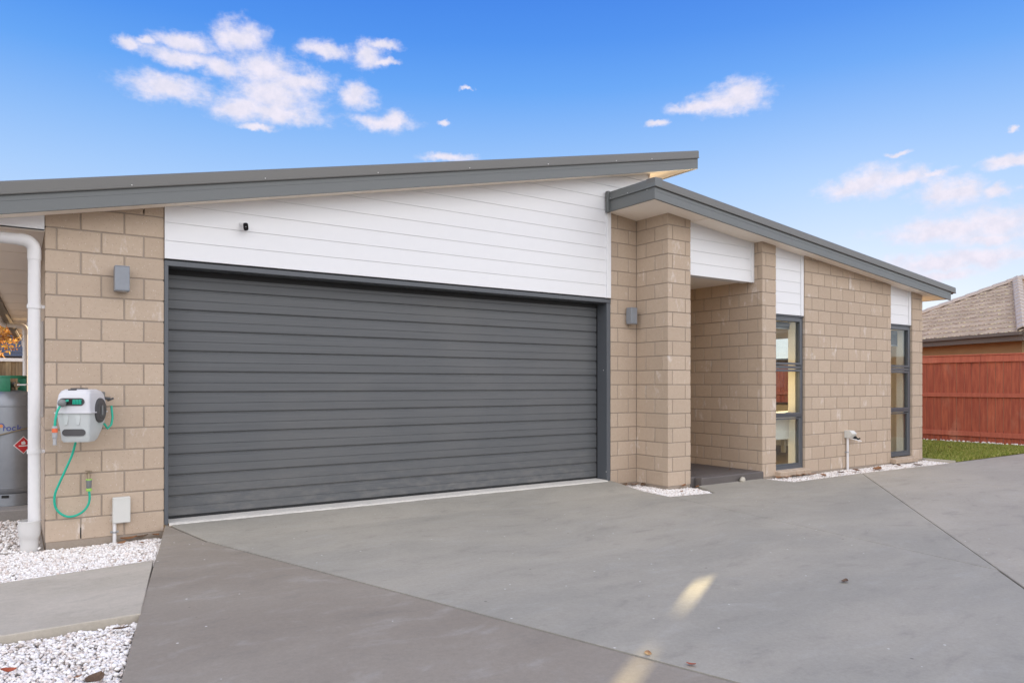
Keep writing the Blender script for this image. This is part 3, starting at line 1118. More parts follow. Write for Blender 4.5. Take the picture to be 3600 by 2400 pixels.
# --- upper roof: high at the right
X0, X1 = -.85, 7.035
up_h = .196
m = MB()
m.prism([(X0, usoff(X0)), (X1 - .005, usoff(X1)), (X1 - .005, usoff(X1) + up_h), (X0, usoff(X0) + up_h)], 'Y', -.19, 9.0)
uroof = m.build('upper_roof', M['cap_gray'], house)
m = MB()
m.prism([(X0, usoff(X0) - .0015), (X1 - .03, usoff(X1 - .03) - .0015), (X1 - .03, usoff(X1 - .03) + .01), (X0, usoff(X0) + .01)], 'Y', -.192, 9.02)
m.build('soffit', M['soffit'], uroof)
def sloped_strip(x0, x1, f, za, zb, ya, yb, mb=None, c=0):
    mb = mb or MB()
    mb.prism([(x0, f(x0) + za), (x1, f(x1) + za), (x1, f(x1) + zb), (x0, f(x0) + zb)], 'Y', ya, yb)
    return mb
# fascia: lower face, a groove, a narrow face, then the folded cap
m = sloped_strip(X0, X1, usoff, -.012, .0755, -.2215, -.195)
sloped_strip(X0, X1, usoff, .0755, .0775, -.2185, -.195, m)
sloped_strip(X0, X1, usoff, .0775, .126, -.2215, -.195, m)
m.build('fascia', M['steel_gray'], uroof)
def cap_strip(x0, x1, f, za, zb, yf, yb):
    """folded barge cap: hem at the foot, face leaning back slightly, rolled top edge"""
    prof = [(yf + .012, za), (yf - .004, za - .004), (yf - .006, za + .004), (yf, za + .010), (yf + .002, zb - .016), (yf + .007, zb - .005), (yf + .016, zb), (yb, zb + .002), (yb, za)]
    mb = MB()
    n = len(prof)
    vs = [(x0, a, f(x0) + b) for a, b in prof] + [(x1, a, f(x1) + b) for a, b in prof]
    fs = [tuple(range(n)), tuple(range(2 * n - 1, n - 1, -1))] + [(q, q + n, (q + 1) % n + n, (q + 1) % n) for q in range(n)]
    return mb.add(vs, fs)
cap_strip(X0, X1 + .006, usoff, .124, .2225, -.2350, -.10).build('barge_cap', M['cap_gray'], uroof)
m = MB()
for x in (.56, 1.58, 2.62, 3.62, 4.62, 5.62, 6.2):
    screw(m, x, -.236, usoff(x) + .142, .0055)
m.build('screw', M['screw'], uroof)
# high edge of the upper roof (faces the sun) with its fascia
m = MB()
m.box(X1 - .028, X1, -.215, 9.0, usoff(X1) - .012, usoff(X1) + .13)
m.box(X1 - .02, X1 + .012, -.225, 9.0, usoff(X1) + .13, usoff(X1) + .218)
m.build('fascia', M['steel_gray'], uroof)
m = MB()
m.box(6.358, 6.372, .0, 9, 3.0, 3.86)
m.build('upper_wall', M['white'], house)

# --- lower roof over the entry and the right wing
L0, L1 = 5.654, 12.44
low_h = .205
m = MB()
m.prism([(L0 + .02, lsoff(L0 + .02)), (L1, lsoff(L1)), (L1, lsoff(L1) + low_h), (L0 + .02, lsoff(L0 + .02) + low_h)], 'Y', -.79, 6.5)
lroof = m.build('lower_roof', M['cap_gray'], house)
m = MB()
m.prism([(L0 + .02, lsoff(L0 + .02) - .0015), (L1 - .03, lsoff(L1 - .03) - .0015), (L1 - .03, lsoff(L1 - .03) + .012), (L0 + .02, lsoff(L0 + .02) + .012)], 'Y', -.792, 6.52)
m.build('soffit', M['soffit'], lroof)
for ya, yb, za, zb in ((-.8215, -.795, -.020, .062), (-.8180, -.795, .062, .0645), (-.8215, -.795, .0645, .098), (-.8160, -.795, .098, .118)):
    pass
m = sloped_strip(L0, L1 - .02, lsoff, -.020, .064, -.8215, -.795)
sloped_strip(L0, L1 - .02, lsoff, .064, .0665, -.8180, -.795, m)
sloped_strip(L0, L1 - .02, lsoff, .0665, .118, -.8215, -.795, m)
# return along the left end
m.box(L0, L0 + .026, -.795, -.024, lsoff(L0) - .020, lsoff(L0) + .118)
m.build('fascia', M['steel_gray'], lroof)
cap_strip(L0 - .012, L1 + .12, lsoff, .114, .212, -.8350, -.70).build('barge_cap', M['cap_gray'], lroof)
m = MB()
prof = [(L0 - .012, .116), (L0 - .017, .112), (L0 - .018, .120), (L0 - .013, .126), (L0 - .011, .200), (L0 - .004, .212), (L0 + .1, .214), (L0 + .1, .116)]
n = len(prof)
vs = [(a, -.836, lsoff(L0) + b) for a, b in prof] + [(a, -.022, lsoff(L0) + b) for a, b in prof]
m.add(vs, [tuple(range(n)), tuple(range(2 * n - 1, n - 1, -1))] + [(q, q + n, (q + 1) % n + n, (q + 1) % n) for q in range(n)])
m.build('barge_cap', M['steel_gray'], lroof)
# end flashing against the boards
m = MB()
m.box(L0 - .030, L0 + .012, -.085, -.036, lsoff(L0) - .030, lsoff(L0) + .222, .004)
m.build('flashing', M['steel_gray'], lroof)
m = MB()
for (x, y, z_, ax) in ((5.635, -.70, lsoff(L0) + .10, 'X'), (5.635, -.40, lsoff(L0) + .13, 'X'), (5.635, -.11, lsoff(L0) + .13, 'X')):
    screw(m, x + (.018 if z_ < lsoff(L0) + .11 else .004), y, z_, .005, 'X')
m.build('screw', M['screw'], lroof)
# gutter end at the low edge
m = MB()
m.box(L1, L1 + .13, -.79, 6.4, lsoff(L1) + .09, lsoff(L1) + .19, .006)
m.build('gutter', M['cap_gray'], lroof)
# joint strips across the lower soffit
m = MB()
for x in (6.62, 9.02, 11.4):
    m.box(x - .012, x + .012, -.79, -.50, lsoff(x) - .006, lsoff(x) - .001)
m.build('soffit_joiner', M['soffit'], lroof)

# --- flat eave on the left side of the garage
ex = lambda y: -.500 + .0294 * y
m = MB()
m.add([(ex(0), 0, 2.372), (-.002, 0, 2.372), (-.002, 15.5, 2.372), (ex(15.5), 15.5, 2.372), (ex(0), 0, 2.385), (-.002, 0, 2.385), (-.002, 15.5, 2.385), (ex(15.5), 15.5, 2.385)],
      [(0, 1, 2, 3), (4, 5, 6, 7), (0, 1, 5, 4), (1, 2, 6, 5), (2, 3, 7, 6), (3, 0, 4, 7)])
eave = m.build('side_eave', M['soffit'], house)
m = MB()
m.box(-.56, -.004, .0, .018, 2.374, 2.50)
m.build('eave_end_board', M['white'], eave)
m = MB()
yy = [0, 15.5]
pr = [(0, .03), (0, -.075), (-.03, -.095), (-.10, -.095), (-.125, -.06), (-.125, .04), (-.115, .04), (-.115, -.05), (-.02, -.05)]
n = len(pr)
vs = [(ex(y) + a, y, 2.40 + b) for y in yy for a, b in pr]
m.add(vs, [tuple(range(n)), tuple(range(2 * n - 1, n - 1, -1))] + [(q, q + n, (q + 1) % n + n, (q + 1) % n) for q in range(n)])
m.build('gutter', M['gutter_brown'], eave)
for i, y in enumerate((1.2, 2.4, 3.6, 4.8, 6.0, 7.2, 8.4)):
    m = MB()
    m.box(ex(y) + .01, .0, y - .015, y + .015, 2.3685, 2.3715)
    m.build('soffit_joiner', M['soffit'], eave)

def arc(c, r, a0, a1, u, v, n=6):
    c, u, v = Vector(c), Vector(u), Vector(v)
    return [c + (u * math.cos(a0 + (a1 - a0) * i / n) + v * math.sin(a0 + (a1 - a0) * i / n)) * r for i in range(n + 1)]

# downpipe at the corner
def downpipe(x, y, ztop, zbot, r, xl, brackets, wallx):
    m = MB()
    m.tube([(x, y, zbot), (x, y, ztop - .09)], r, 20)
    dp = m.build('downpipe', M['pvc'], house, True)
    m = MB()
    pts = arc((x - .075, y, ztop - .075), .075, 0, math.pi / 2, (1, 0, 0), (0, 0, 1), 7)
    m.tube([(x, y, ztop - .145), (x, y, ztop - .076)] + pts[1:] + [(x - .10, y, ztop + .001)], r + .004, 20)
    m.build('elbow', M['pvc'], dp, True)
    m = MB()
    m.tube([(x - .09, y, ztop + .001), (xl, y, ztop + .012)], r, 20)
    m.build('outlet_pipe', M['pvc'], dp, True)
    for zb in brackets:
        m = MB()
        m.lathe([(r + .001, zb - .016), (r + .006, zb - .015), (r + .006, zb + .015), (r + .001, zb + .016)], 20, x, y)
        m.box(x + r, wallx, y - .012, y + .004, zb - .012, zb + .012)
        m.build('bracket', M['pvc'], dp, True)
    return dp
downpipe(-.067, .05, 2.300, .10, .0425, -.62, (1.80, .70), 0.0)
downpipe(-.03, 9.0, 2.245, .10, .0425, -.30, (1.7,), 0.0)
m = MB()
m.tube(arc((-.31, 9.0, 2.325), .075, -math.pi / 2, -math.pi, (1, 0, 0), (0, 0, 1), 7) + [(-.385, 9.0, 2.45)], .046, 16)
m.build('elbow', M['pvc'], house, True)
m = MB()
m.tube([(.0, 15.2, 2.30), (.0, 15.2, 2.20), (.03, 15.2, 2.12)], .05, 14)
m.build('elbow', M['pvc'], house, True)
# conduit behind the pipe
m = MB()
m.box(-.03, -.002, .16, .215, .95, 1.70, .006)
m.build('conduit', M['pvc'], house)
# drain cup the pipe drops into
dr = thing('drain_cup', 'grey white plastic drain cup under the corner downpipe', 'drain', (-.098, .05, -.06))
m = MB()
m.lathe([(.058, -.07), (.060, .02), (.062, .045), (.070, .062), (.0735, .085), (.0735, .178), (.067, .180), (.0665, .09), (.05, .06), (.0, .055)], 26, -.098, .05)
m.build('cup', M['pvc_old'], dr, True)
m = MB()
m.lathe([(.0745, .168), (.0775, .169), (.0775, .180), (.073, .181)], 26, -.098, .05)
m.build('rim', M['pvc_old'], dr, True)

# --- entry recess
m = MB()
m.box(6.50, 7.822, -.33, 1.9, 2.568, 2.60)
m.build('entry_ceiling', M['soffit'], house)
m = MB()
m.box(6.30, 7.83, 1.85, 2.0, 0, 2.6)
m.build('entry_back_wall', M['mortar'], house)
m = MB()
m.lathe([(0, 2.566), (.045, 2.5655), (.048, 2.568)], 18, 6.95, .15)
m.build('downlight', M['white'], house, True)
m = MB()
m.box(6.5605, 7.8195, -.5285, 1.85, -.12, .0855, .010)
m.box(6.628, 7.819, -.640, -.5295, -.12, .0850, .012)
stp = m.build('entry_step', M['step'], house)

# --- windows
def window(x0, x1, yf, z0, z1, lites, sill_x):
    """dark aluminium frame with three stacked lites; lites: (zlow, zhigh) of the glass"""
    fw = .034
    f = MB()
    yb = yf + .075
    f.box(x0, x0 + .022, yf, yb, z0, z1, .003)
    f.box(x1 - .040, x1, yf, yb, z0, z1, .003)
    f.box(x0 + .022, x1 - .040, yf, yb, z1 - .045, z1, .003)
    f.box(x0 + .022, x1 - .040, yf, yb, z0, z0 + .052, .003)
    part = f.build('window', M['frame'], house)
    m = MB()
    m.box(x0, x1 + .004, yf - .016, yf + .03, z1 + .003, z1 + .014)
    m.build('head_flashing', M['frame'], part)
    m = MB()
    m.box(x0 + .01, x1 - .01, yf - .010, yf + .02, z0 - .002, z0 + .010, .002)
    m.build('sill_bar', M['frame'], part)
    for i, (a, b) in enumerate(lites):
        s = MB()
        xs0, xs1 = x0 + .0225, x1 - .0405
        sash = i > 0                  # upper two are opening sashes with their own frame
        t = .030 if sash else .014
        ys = yf - (.012 if sash else -.004)
        ye = yf + .05
        s.box(xs0, xs0 + .012, ys, ye, a - t, b + t, .002)
        s.box(xs1 - .042, xs1, ys, ye, a - t, b + t, .002)
        s.box(xs0 + .012, xs1 - .042, ys, ye, b, b + t, .002)
        s.box(xs0 + .012, xs1 - .042, ys, ye, a - t, a, .002)
        sp = s.build('sash', M['frame'], part)
        p = MB()
        p.box(xs0 + .008, xs1 - .036, yf + .018, yf + .022, a - .008, b + .008)
        p.build('pane', M['glass'], part)
    for i in range(len(lites) - 1):
        zz = (lites[i][1] + lites[i + 1][0]) / 2
        m = MB()
        m.box(x0 + .0225, x1 - .0405, yf + .003, yb, zz - .020, zz + .020, .002)
        m.build('transom', M['frame'], part)
    # white timber liner inside
    m = MB()
    yi = -.405
    m.box(x0 + .004, x0 + .020, yb + .001, yi, z0, z1)
    m.box(x1 - .058, x1 - .030, yb + .001, yi, z0, z1)
    m.box(x0 + .020, x1 - .058, yb + .001, yi, z1 - .035, z1 - .015)
    m.box(x0 + .020, x1 - .058, yb + .001, yi, z0 + .01, z0 + .03)
    m.box(x1 - .058, x1 + .03, yi, yi + .018, z0, z1)
    m.build('liner', M['liner'], part)
    # sill bricks
    n = len(sill_x) - 1
    for a, b in zip(sill_x[:-1], sill_x[1:]):
        s = MB()
        s.box(-(b - a - .004) / 2, (b - a - .004) / 2, -.065, .065, -.035, .035, .006)
        o = s.build('sill_brick', M['block'], part)
        o.location = ((a + b) / 2, -.632, .030)
        o.rotation_euler = (R(7), 0, 0)
    return part

window(8.109, 8.7505, -.576, .070, 2.122, [(.139, .738), (.829, 1.383), (1.504, 2.062)], [8.085 + (8.775 - 8.085) * i / 4 for i in range(5)])
window(10.970, 11.612, -.576, .088, 2.128, [(.157, .747), (.844, 1.390), (1.510, 2.069)], [10.955 + (11.63 - 10.955) * i / 4 for i in range(5)])

# --- room behind the two windows
m = MB()
m.box(7.98, 11.90, -.30, 4.2, .03, .06)
m.build('room_floor', M['carpet'], house)
m = MB()
m.box(7.98, 11.90, -.30, 4.2, 2.42, 2.45)
m.build('room_ceiling', M['white'], house)
m = MB()
m.box(8.08, 8.12, -.40, 4.2, .03, 2.45)          # left wall
m.box(8.12, 8.5, 4.15, 4.25, .03, 2.45)          # back wall, left open for the added glazed doors
m.box(11.5, 11.78, 4.15, 4.25, .03, 2.45)
m.box(8.5, 11.5, 4.15, 4.25, 2.12, 2.45)
m.box(8.78, 10.96, -.405, -.33, .03, 2.45)        # inside of the front wall
m.box(8.12, 8.78, -.405, -.33, 2.13, 2.45)
m.box(10.96, 11.64, -.405, -.33, 2.13, 2.45)
m.box(11.64, 11.78, -.405, -.33, .03, 2.45)
# end wall with its wide window opening
EY0, EY1, EZ0, EZ1 = 1.10, 3.30, .82, 2.26
m.box(11.78, 11.92, -.40, EY0, .0, 2.45)
m.box(11.78, 11.92, EY1, 4.2, .0, 2.45)
m.box(11.78, 11.92, EY0, EY1, .0, EZ0)
m.box(11.78, 11.92, EY0, EY1, EZ1, 2.45)
m.build('room_wall', M['cream_wall'], house)
f = MB()
f.box(11.84, 11.90, EY0, EY0 + .05, EZ0, EZ1)
f.box(11.84, 11.90, EY1 - .05, EY1, EZ0, EZ1)
f.box(11.84, 11.90, EY0, EY1, EZ0, EZ0 + .05)
f.box(11.84, 11.90, EY0, EY1, EZ1 - .05, EZ1)
f.box(11.845, 11.895, EY0 + .05, EY1 - .05, 1.575, 1.700)
ew = f.build('window', M['frame'], house)
p = MB()
p.box(11.868, 11.872, EY0, EY1, EZ0, EZ1)
p.build('pane', M['glass'], ew)
f = MB()
for x in (8.5, 9.48, 10.46, 11.44):
    f.box(x, x + .06, 4.16, 4.22, .06, 2.12)
f.box(8.5, 11.5, 4.165, 4.215, 2.06, 2.12)
f.box(8.5, 11.5, 4.165, 4.215, .06, .12)
gd_ = f.build('added_glazed_doors', M['frame'], house)  # unseen doors added to let more sun and sky light into the room
p = MB()
p.box(8.5, 11.5, 4.188, 4.192, .06, 2.12)
p.build('pane', M['glass'], gd_)
# blocks outside on the end wall
m = MB()
for r, z0, z1 in rows(2.4):
    y = -.52 if r % 2 else -.37
    while y < 4.0:
        a, b = y, y + .29
        if not (b > EY0 and a < EY1 and z1 > EZ0 and z0 < EZ1):
            m.box(11.925 - .0, 11.929, a, b, z0, z1)
        y += .3
o = m.build('block', M['block'], house)
o['kind'] = 'stuff'

bed = thing('bed', 'white bed seen through the lower pane of the nearer window', 'bed', (9.4, 1.5, .06))
m = MB()
m.box(8.30, 10.6, .90, 2.4, .36, .62, .05)
m.build('mattress', M['bench'], bed)
m = MB()
m.box(8.28, 10.62, .88, 2.42, .30, .36, .004)
m.build('bed_base', M['bench'], bed)
for bx_ in (8.34, 10.5):
    m = MB()
    m.box(bx_, bx_ + .06, .95, 1.01, .06, .30)
    m.build('leg', M['bench'], bed)
dre = thing('white_shelf_unit', 'white shelf box behind the lower pane of the nearer window', 'shelf', (8.45, -.36, .44))
m = MB()
m.box(8.125, 9.3, -.400, -.300, .450, .832, .005)
m.build('carcass', M['bench'], dre)
m = MB()
m.box(8.125, 9.3, -.4035, -.402, .52, .70)
m.build('front_panel', M['bench'], dre)

def blind(x0, x1, zt, drop, label, grp):
    t = thing('roller_blind', label, 'blind', ((x0 + x1) / 2, -.40, zt), 0, grp)
    m = MB()
    m.tube([(x0, -.40, zt), (x1, -.40, zt)], .036, 16)
    m.build('roll', M['blind_dark'], t, True)
    m = MB()
    m.box(x0 + .01, x1 - .01, -.437, -.4355, zt - drop, zt)
    m.build('fabric', M['blind_dark'], t)
    m = MB()
    m.box(x0 + .01, x1 - .01, -.442, -.430, zt - drop - .018, zt - drop, .003)
    m.build('hem_bar', M['galv'], t)
blind(8.14, 8.66, 2.035, .05, 'dark roller blind wound up in the window beside the entry', 'blinds')
blind(11.00, 11.50, 2.035, .20, 'dark roller blind drawn a little down in the end window', 'blinds')
bl2 = thing('roller_blind', 'tan blind half drawn over the window across the room', 'blind', (11.77, 1.9, 2.06))
m = MB()
m.box(11.765, 11.768, EY0 - .02, EY1 + .02, 2.09, 2.32)
m.build('fabric', M['blind_tan'], bl2)
m = MB()
m.tube([(11.765, EY0 - .02, 2.08), (11.765, EY1 + .02, 2.08)], .014, 10)
m.build('hem_bar', M['blind_tan'], bl2, True)
cur = MB()
vs, fs = [], []
K = 40
for i in range(K + 1):
    t = i / K
    for (z_, sp) in ((.10, 1.0), (1.0, .8), (2.25, .72)):
        vs.append((11.06 + .55 * t * sp, .16 + .045 * math.sin(t * 26) + .2 * t, z_))
for i in range(K):
    for k in range(2):
        fs.append((i * 3 + k, i * 3 + k + 1, i * 3 + k + 4, i * 3 + k + 3))
cur.add(vs, fs)
tag(cur.build('curtain', M['curtain'], None, True), 'tan curtain hanging in folds inside the end window', 'curtain')

# ------------------------------------------------------------------ fittings on the front
def wall_light(x, y, z, label, turn=0.0):
    t = thing('wall_light', label, 'wall light', (x, y, z), turn, 'grey up and down wall lights', True)
    m = MB()
    m.box(-.034, .034, -.022, 0, -.068, .062, .002)
    m.build('mounting_plate', M['lamp_gray'], t)
    m = MB()
    m.box(-.0525, .0525, -.108, -.0225, -.100, .100, .004)
    m.build('lamp_body', M['lamp_gray'], t)
    m = MB()
    m.box(-.0505, .0505, -.1095, -.060, -.094, -.0925)
    m.box(-.0505, .0505, -.1095, -.060, .0925, .094)
    m.build('trim_line', M['frame'], t)
    m = MB()
    m.lathe([(0, -.1012), (.036, -.1010), (.038, -.0995)], 16, 0, -.065)
    m.build('lens', M['lamp_lens'], t)
    m = MB()
    m.lathe([(0, .1012), (.036, .1010), (.038, .0995)], 16, 0, -.065)
    m.build('lens', M['lamp_lens'], t)
wall_light(.509, 0.0, 2.044, 'grey box wall light on the left pier above the hose reel')
wall_light(6.03, 0.0, 2.044, 'grey box wall light in the corner beside the entry pillar')

# security camera on the boards
sc_ = thing('security_camera', 'small white camera with a black face on the white boards', 'camera', (1.452, -.022, 2.572), 0, None, True)
m = MB()
m.lathe([(0, 0), (.022, 0), (.022, .012), (.010, .016), (.010, .03), (0, .03)], 14)
m.xform(Matrix.Translation((-.012, 0, .028)) @ Matrix.Rotation(R(90), 4, 'X'))
m.build('mount', M['white'], sc_, True)
def capsule_box(w, d, h, r, n=5):
    """rounded upright lozenge extruded along Y"""
    pts = []
    for cx, cz, a0 in ((w / 2 - r, h / 2 - r, 0), (-w / 2 + r, h / 2 - r, math.pi / 2), (-w / 2 + r, -h / 2 + r, math.pi), (w / 2 - r, -h / 2 + r, 1.5 * math.pi)):
        for i in range(n + 1):
            a = a0 + math.pi / 2 * i / n
            pts.append((cx + r * math.cos(a), cz + r * math.sin(a)))
    return pts
TM = Matrix.Translation((.0, -.055, 0)) @ Matrix.Rotation(R(-9), 4, 'Y') @ Matrix.Rotation(R(14), 4, 'X')
m = MB()
m.prism(capsule_box(.048, 0, .072, .018), 'Y', -.020, .026)
m.xform(TM).build('housing', M['white'], sc_, True)
m = MB()
m.prism(capsule_box(.042, 0, .066, .016), 'Y', -.0245, -.0195)
m.xform(TM).build('face', M['black'], sc_, True)
m = MB()
for dx in (-.004, .003):
    m.box(dx - .0018, dx + .0018, -.0255, -.0244, -.0016, .0010)
m.xform(TM).build('logo', M['white_print'], sc_)

# hose reel, swung a little to the left on its bracket
RX, RY, RZ, RR = .228, -.205, .983, R(-27)
reel = thing('hose_reel', 'white wall hose reel with a green hose on the left pier', 'hose reel', (RX, RY, RZ), RR, None, True)
def loft(sections, nseg_cap=True):
    """sections: list of point rings with the same count"""
    mb = MB()
    n = len(sections[0])
    vs = [p for s in sections for p in s]
    fs = []
    for i in range(len(sections) - 1):
        for k in range(n):
            fs.append((i * n + k, i * n + (k + 1) % n, (i + 1) * n + (k + 1) % n, (i + 1) * n + k))
    fs.append(tuple(range(n)))
    fs.append(tuple((len(sections) - 1) * n + k for k in range(n))[::-1])
    return mb.add(vs, fs)
def rrect(x0, x1, y0, y1, r, z, n=4):
    pts = []
    for cx, cy, a0 in ((x1 - r, y1 - r, 0), (x0 + r, y1 - r, math.pi / 2), (x0 + r, y0 + r, math.pi), (x1 - r, y0 + r, 1.5 * math.pi)):
        for i in range(n + 1):
            a = a0 + math.pi / 2 * i / n
            pts.append((cx + r * math.cos(a), cy + r * math.sin(a), z))
    return pts
# side view is round at the back top: depth shrinks towards top and bottom
sec = []
for z_, x0, x1, y0, y1, r in ((.020, -.118, .118, -.150, .150, .02), (.10, -.114, .114, -.148, .148, .022), (.150, -.110, .110, -.140, .132, .028), (.176, -.102, .102, -.126, .105, .035), (.190, -.085, .085, -.105, .070, .04)):
    sec.append(rrect(x0, x1, y0, y1, r, z_))
loft(sec).build('upper_shell', M['reel'], reel, True)
sec = []
for z_, x0, x1, y0, y1, r in ((.014, -.116, .116, -.148, .148, .02), (-.06, -.108, .110, -.140, .140, .022), (-.120, -.100, .106, -.132, .10, .024), (-.185, -.094, .102, -.124, .03, .02), (-.200, -.085, .094, -.114, .0, .018)):
    sec.append(rrect(x0, x1, y0, y1, r, z_))
loft(sec).build('lower_shell', M['reel_low'], reel, True)
m = MB()
m.prism([(p[0], p[1]) for p in rrect(-.130, .128, -.160, .155, .02, 0)], 'Z', .0135, .0215)
m.build('flange', M['reel'], reel, True)
m = MB()
m.prism([(p[0], p[1]) for p in rrect(-.045, .035, -.09, .03, .012, 0)], 'Z', .185, .199)
m.build('top_handle', M['dark_plastic'], reel, True)
m = MB()
m.box(-.048, .012, -.118, -.085, .168, .192, .004)
m.build('latch', M['dark_plastic'], reel)
def slot(cx, cz, w, h, y, d, tilt=0.0):
    pts = []
    r = h / 2
    for s, a0 in ((1, -math.pi / 2), (-1, math.pi / 2)):
        for i in range(9):
            a = a0 + math.pi * i / 8
            pts.append((cx + s * (w / 2 - r) + r * math.cos(a), cz + r * math.sin(a)))
    mb = MB()
    return mb.prism(pts, 'Y', y, y + d)
slot(-.006, .098, .176, .056, -.154, .02).build('slot_rim', M['dark_plastic'], reel, True)
slot(-.006, .098, .152, .038, -.1555, .01).build('slot_opening', M['hole'], reel, True)
m = MB()
for i in range(6):
    x = .006 + i * .0105
    m.tube([(x, -.156, .081), (x + .001, -.1575, .098), (x + .002, -.156, .115)], .0043, 8)
m.build('wound_hose', M['hose'], reel, True)
slot(.002, -.128, .160, .050, -.138, .02).build('slot_opening', M['dark_plastic'], reel, True)
m = MB()
for x in (-.052, .030):
    m = MB()
    m.prism([(x - .014, .012), (x + .022, .012), (x + .022, -.024), (x + .012, -.070), (x - .006, -.070), (x - .006, -.030), (x - .014, -.020)], 'Y', -.1480, -.125)
    m.build('rib', M['reel_low'], reel)
# ball stop and the hose end hanging from the slot
bm_ = bmesh.new()
bmesh.ops.create_uvsphere(bm_, u_segments=14, v_segments=10, radius=.029)
me = bpy.data.meshes.new('ball_stop'); bm_.to_mesh(me); bm_.free()
me.materials.append(M['mid_grey']); me.polygons.foreach_set('use_smooth', [True] * len(me.polygons))
link('ball_stop', me, reel, None, (-.062, -.176, .090))
m = MB()
m.tube([(-.028, -.150, .108), (-.045, -.165, .102), (-.066, -.185, .075), (-.084, -.198, .03), (-.094, -.203, -.03), (-.097, -.204, -.082)], .0085, 12)
m.build('hose_end', M['hose'], reel, True)
m = MB()
m.lathe([(.0, -.076), (.014, -.076), (.0175, -.082), (.0175, -.092), (.0, -.092)], 16, -.097, -.204)
m.build('nozzle_collar', M['grey_plastic'], reel, True)
m = MB()
m.lathe([(.0185, -.092), (.0185, -.122), (.0, -.122), ], 16, -.097, -.204)
m.build('nozzle_band', M['orange'], reel, True)
m = MB()
m.lathe([(.0165, -.122), (.0165, -.160), (.0125, -.163), (.0115, -.205), (.0135, -.212), (.0, -.212)], 16, -.097, -.204)
m.build('nozzle', M['grey_plastic'], reel, True)
# round side cover
m = MB()
m.lathe([(0, 0), (.035, .001), (.040, .006), (.058, .006), (.062, .002), (.082, .002), (.092, -.004), (.094, -.03), (.0, -.03)], 32)
m.xform(Matrix.Translation((.128, .030, .030)) @ Matrix.Rotation(R(90), 4, 'Y'))
m.build('side_cover', M['dark_plastic'], reel, True)
m = MB()
m.box(.1285, .1375, .020, .040, -.008, .068, .002)
m.build('grip', M['mid_grey'], reel)
m = MB()
m.tube([(.118, .098, -.075), (.132, .125, -.115), (.150, .15, -.085), (.155, .158, -.03), (.146, .160, .06)], .0085, 12)
m.build('feed_hose', M['hose'], reel, True)
m = MB()
m.tube([(.09, .15, .12), (.135, .17, .115)], .012, 10)
m.tube([(.115, .165, .10), (.150, .19, .118)], .008, 10)
m.build('hose_fitting', M['dark_plastic'], reel, True)
m = MB()
m.box(.0, .06, .13, .30, -.02, .17, .006)
m.build('wall_bracket', M['mid_grey'], reel)

# tap with the supply hose
tap = thing('garden_tap', 'brass garden tap with a grey and lime connector on the left pier', 'tap', (.284, -.02, .50))
m = MB()
m.tube([(.284, .0, .510), (.284, -.055, .510), (.284, -.066, .490), (.284, -.066, .470)], [.011, .011, .011, .012], 12)
m.build('spout', M['brass'], tap, True)
m = MB()
m.tube([(.284, -.040, .508), (.284, -.044, .535)], .006, 10)
m.tube([(.262, -.05, .541), (.306, -.040, .534)], .0045, 8)
m.build('handle', M['brass'], tap, True)
m = MB()
m.lathe([(.0, .478), (.021, .478), (.021, .468), (0, .468)], 16, .284, -.066)
m.build('lime_ring', M['lime'], tap, True)
m = MB()
m.lathe([(0, .405), (.0185, .405), (.0205, .395), (.019, .385), (0, .385)], 16, .284, -.066)
m.build('lime_ring', M['lime'], tap, True)
m = MB()
m.lathe([(.0, .468), (.0205, .468), (.0205, .452), (.0185, .450), (.0185, .410), (.015, .405), (0, .405)], 16, .284, -.066)
m.build('connector', M['mid_grey'], tap, True)
# supply hose: tap, loop, reel
def catmull(P, n=8):
    P = [Vector(p) for p in P]
    P = [P[0] * 2 - P[1]] + P + [P[-1] * 2 - P[-2]]
    out = []
    for i in range(1, len(P) - 2):
        for k in range(n):
            t = k / n
            a, b, c, d = P[i - 1:i + 3]
            out.append(.5 * ((2 * b) + (c - a) * t + (2 * a - 5 * b + 4 * c - d) * t * t + (3 * b - a - 3 * c + d) * t ** 3))
    out.append(P[-2])
    return out
m = MB()
m.tube(catmull([(.284, -.066, .395), (.289, -.066, .335), (.280, -.060, .280), (.246, -.050, .228), (.190, -.044, .198), (.135, -.042, .200), (.085, -.044, .240), (.060, -.050, .300), (.062, -.062, .380), (.088, -.080, .460), (.130, -.105, .570), (.170, -.130, .680), (.196, -.16, .800)], 6), .0085, 12)
tag(m.build('garden_hose', M['hose'], None, True), 'green hose looping from the garden tap up to the hose reel', 'hose')

# cable box with its conduit
bx = thing('cable_box', 'cream plastic box with a white conduit low on the left pier', 'junction box', (.52, -.02, -.05))
m = MB()
m.box(.448, .574, -.048, -.001, .108, .314, .006)
m.build('cover', M['box'], bx)
m = MB()
m.box(.452, .570, -.0495, -.046, .296, .3105, .001)
m.build('lid_edge', M['box'], bx)
m = MB()
m.tube([(.4635, -.018, -.08), (.4635, -.018, .112)], .0135, 14)
m.build('conduit', M['pvc'], bx, True)
m = MB()
m.lathe([(.0140, .030), (.0165, .030), (.0165, .044), (.0140, .044)], 14, .4635, -.018)
m.box(.436, .494, -.006, -.001, .030, .046, .001)
m.build('saddle_clip', M['galv'], bx)

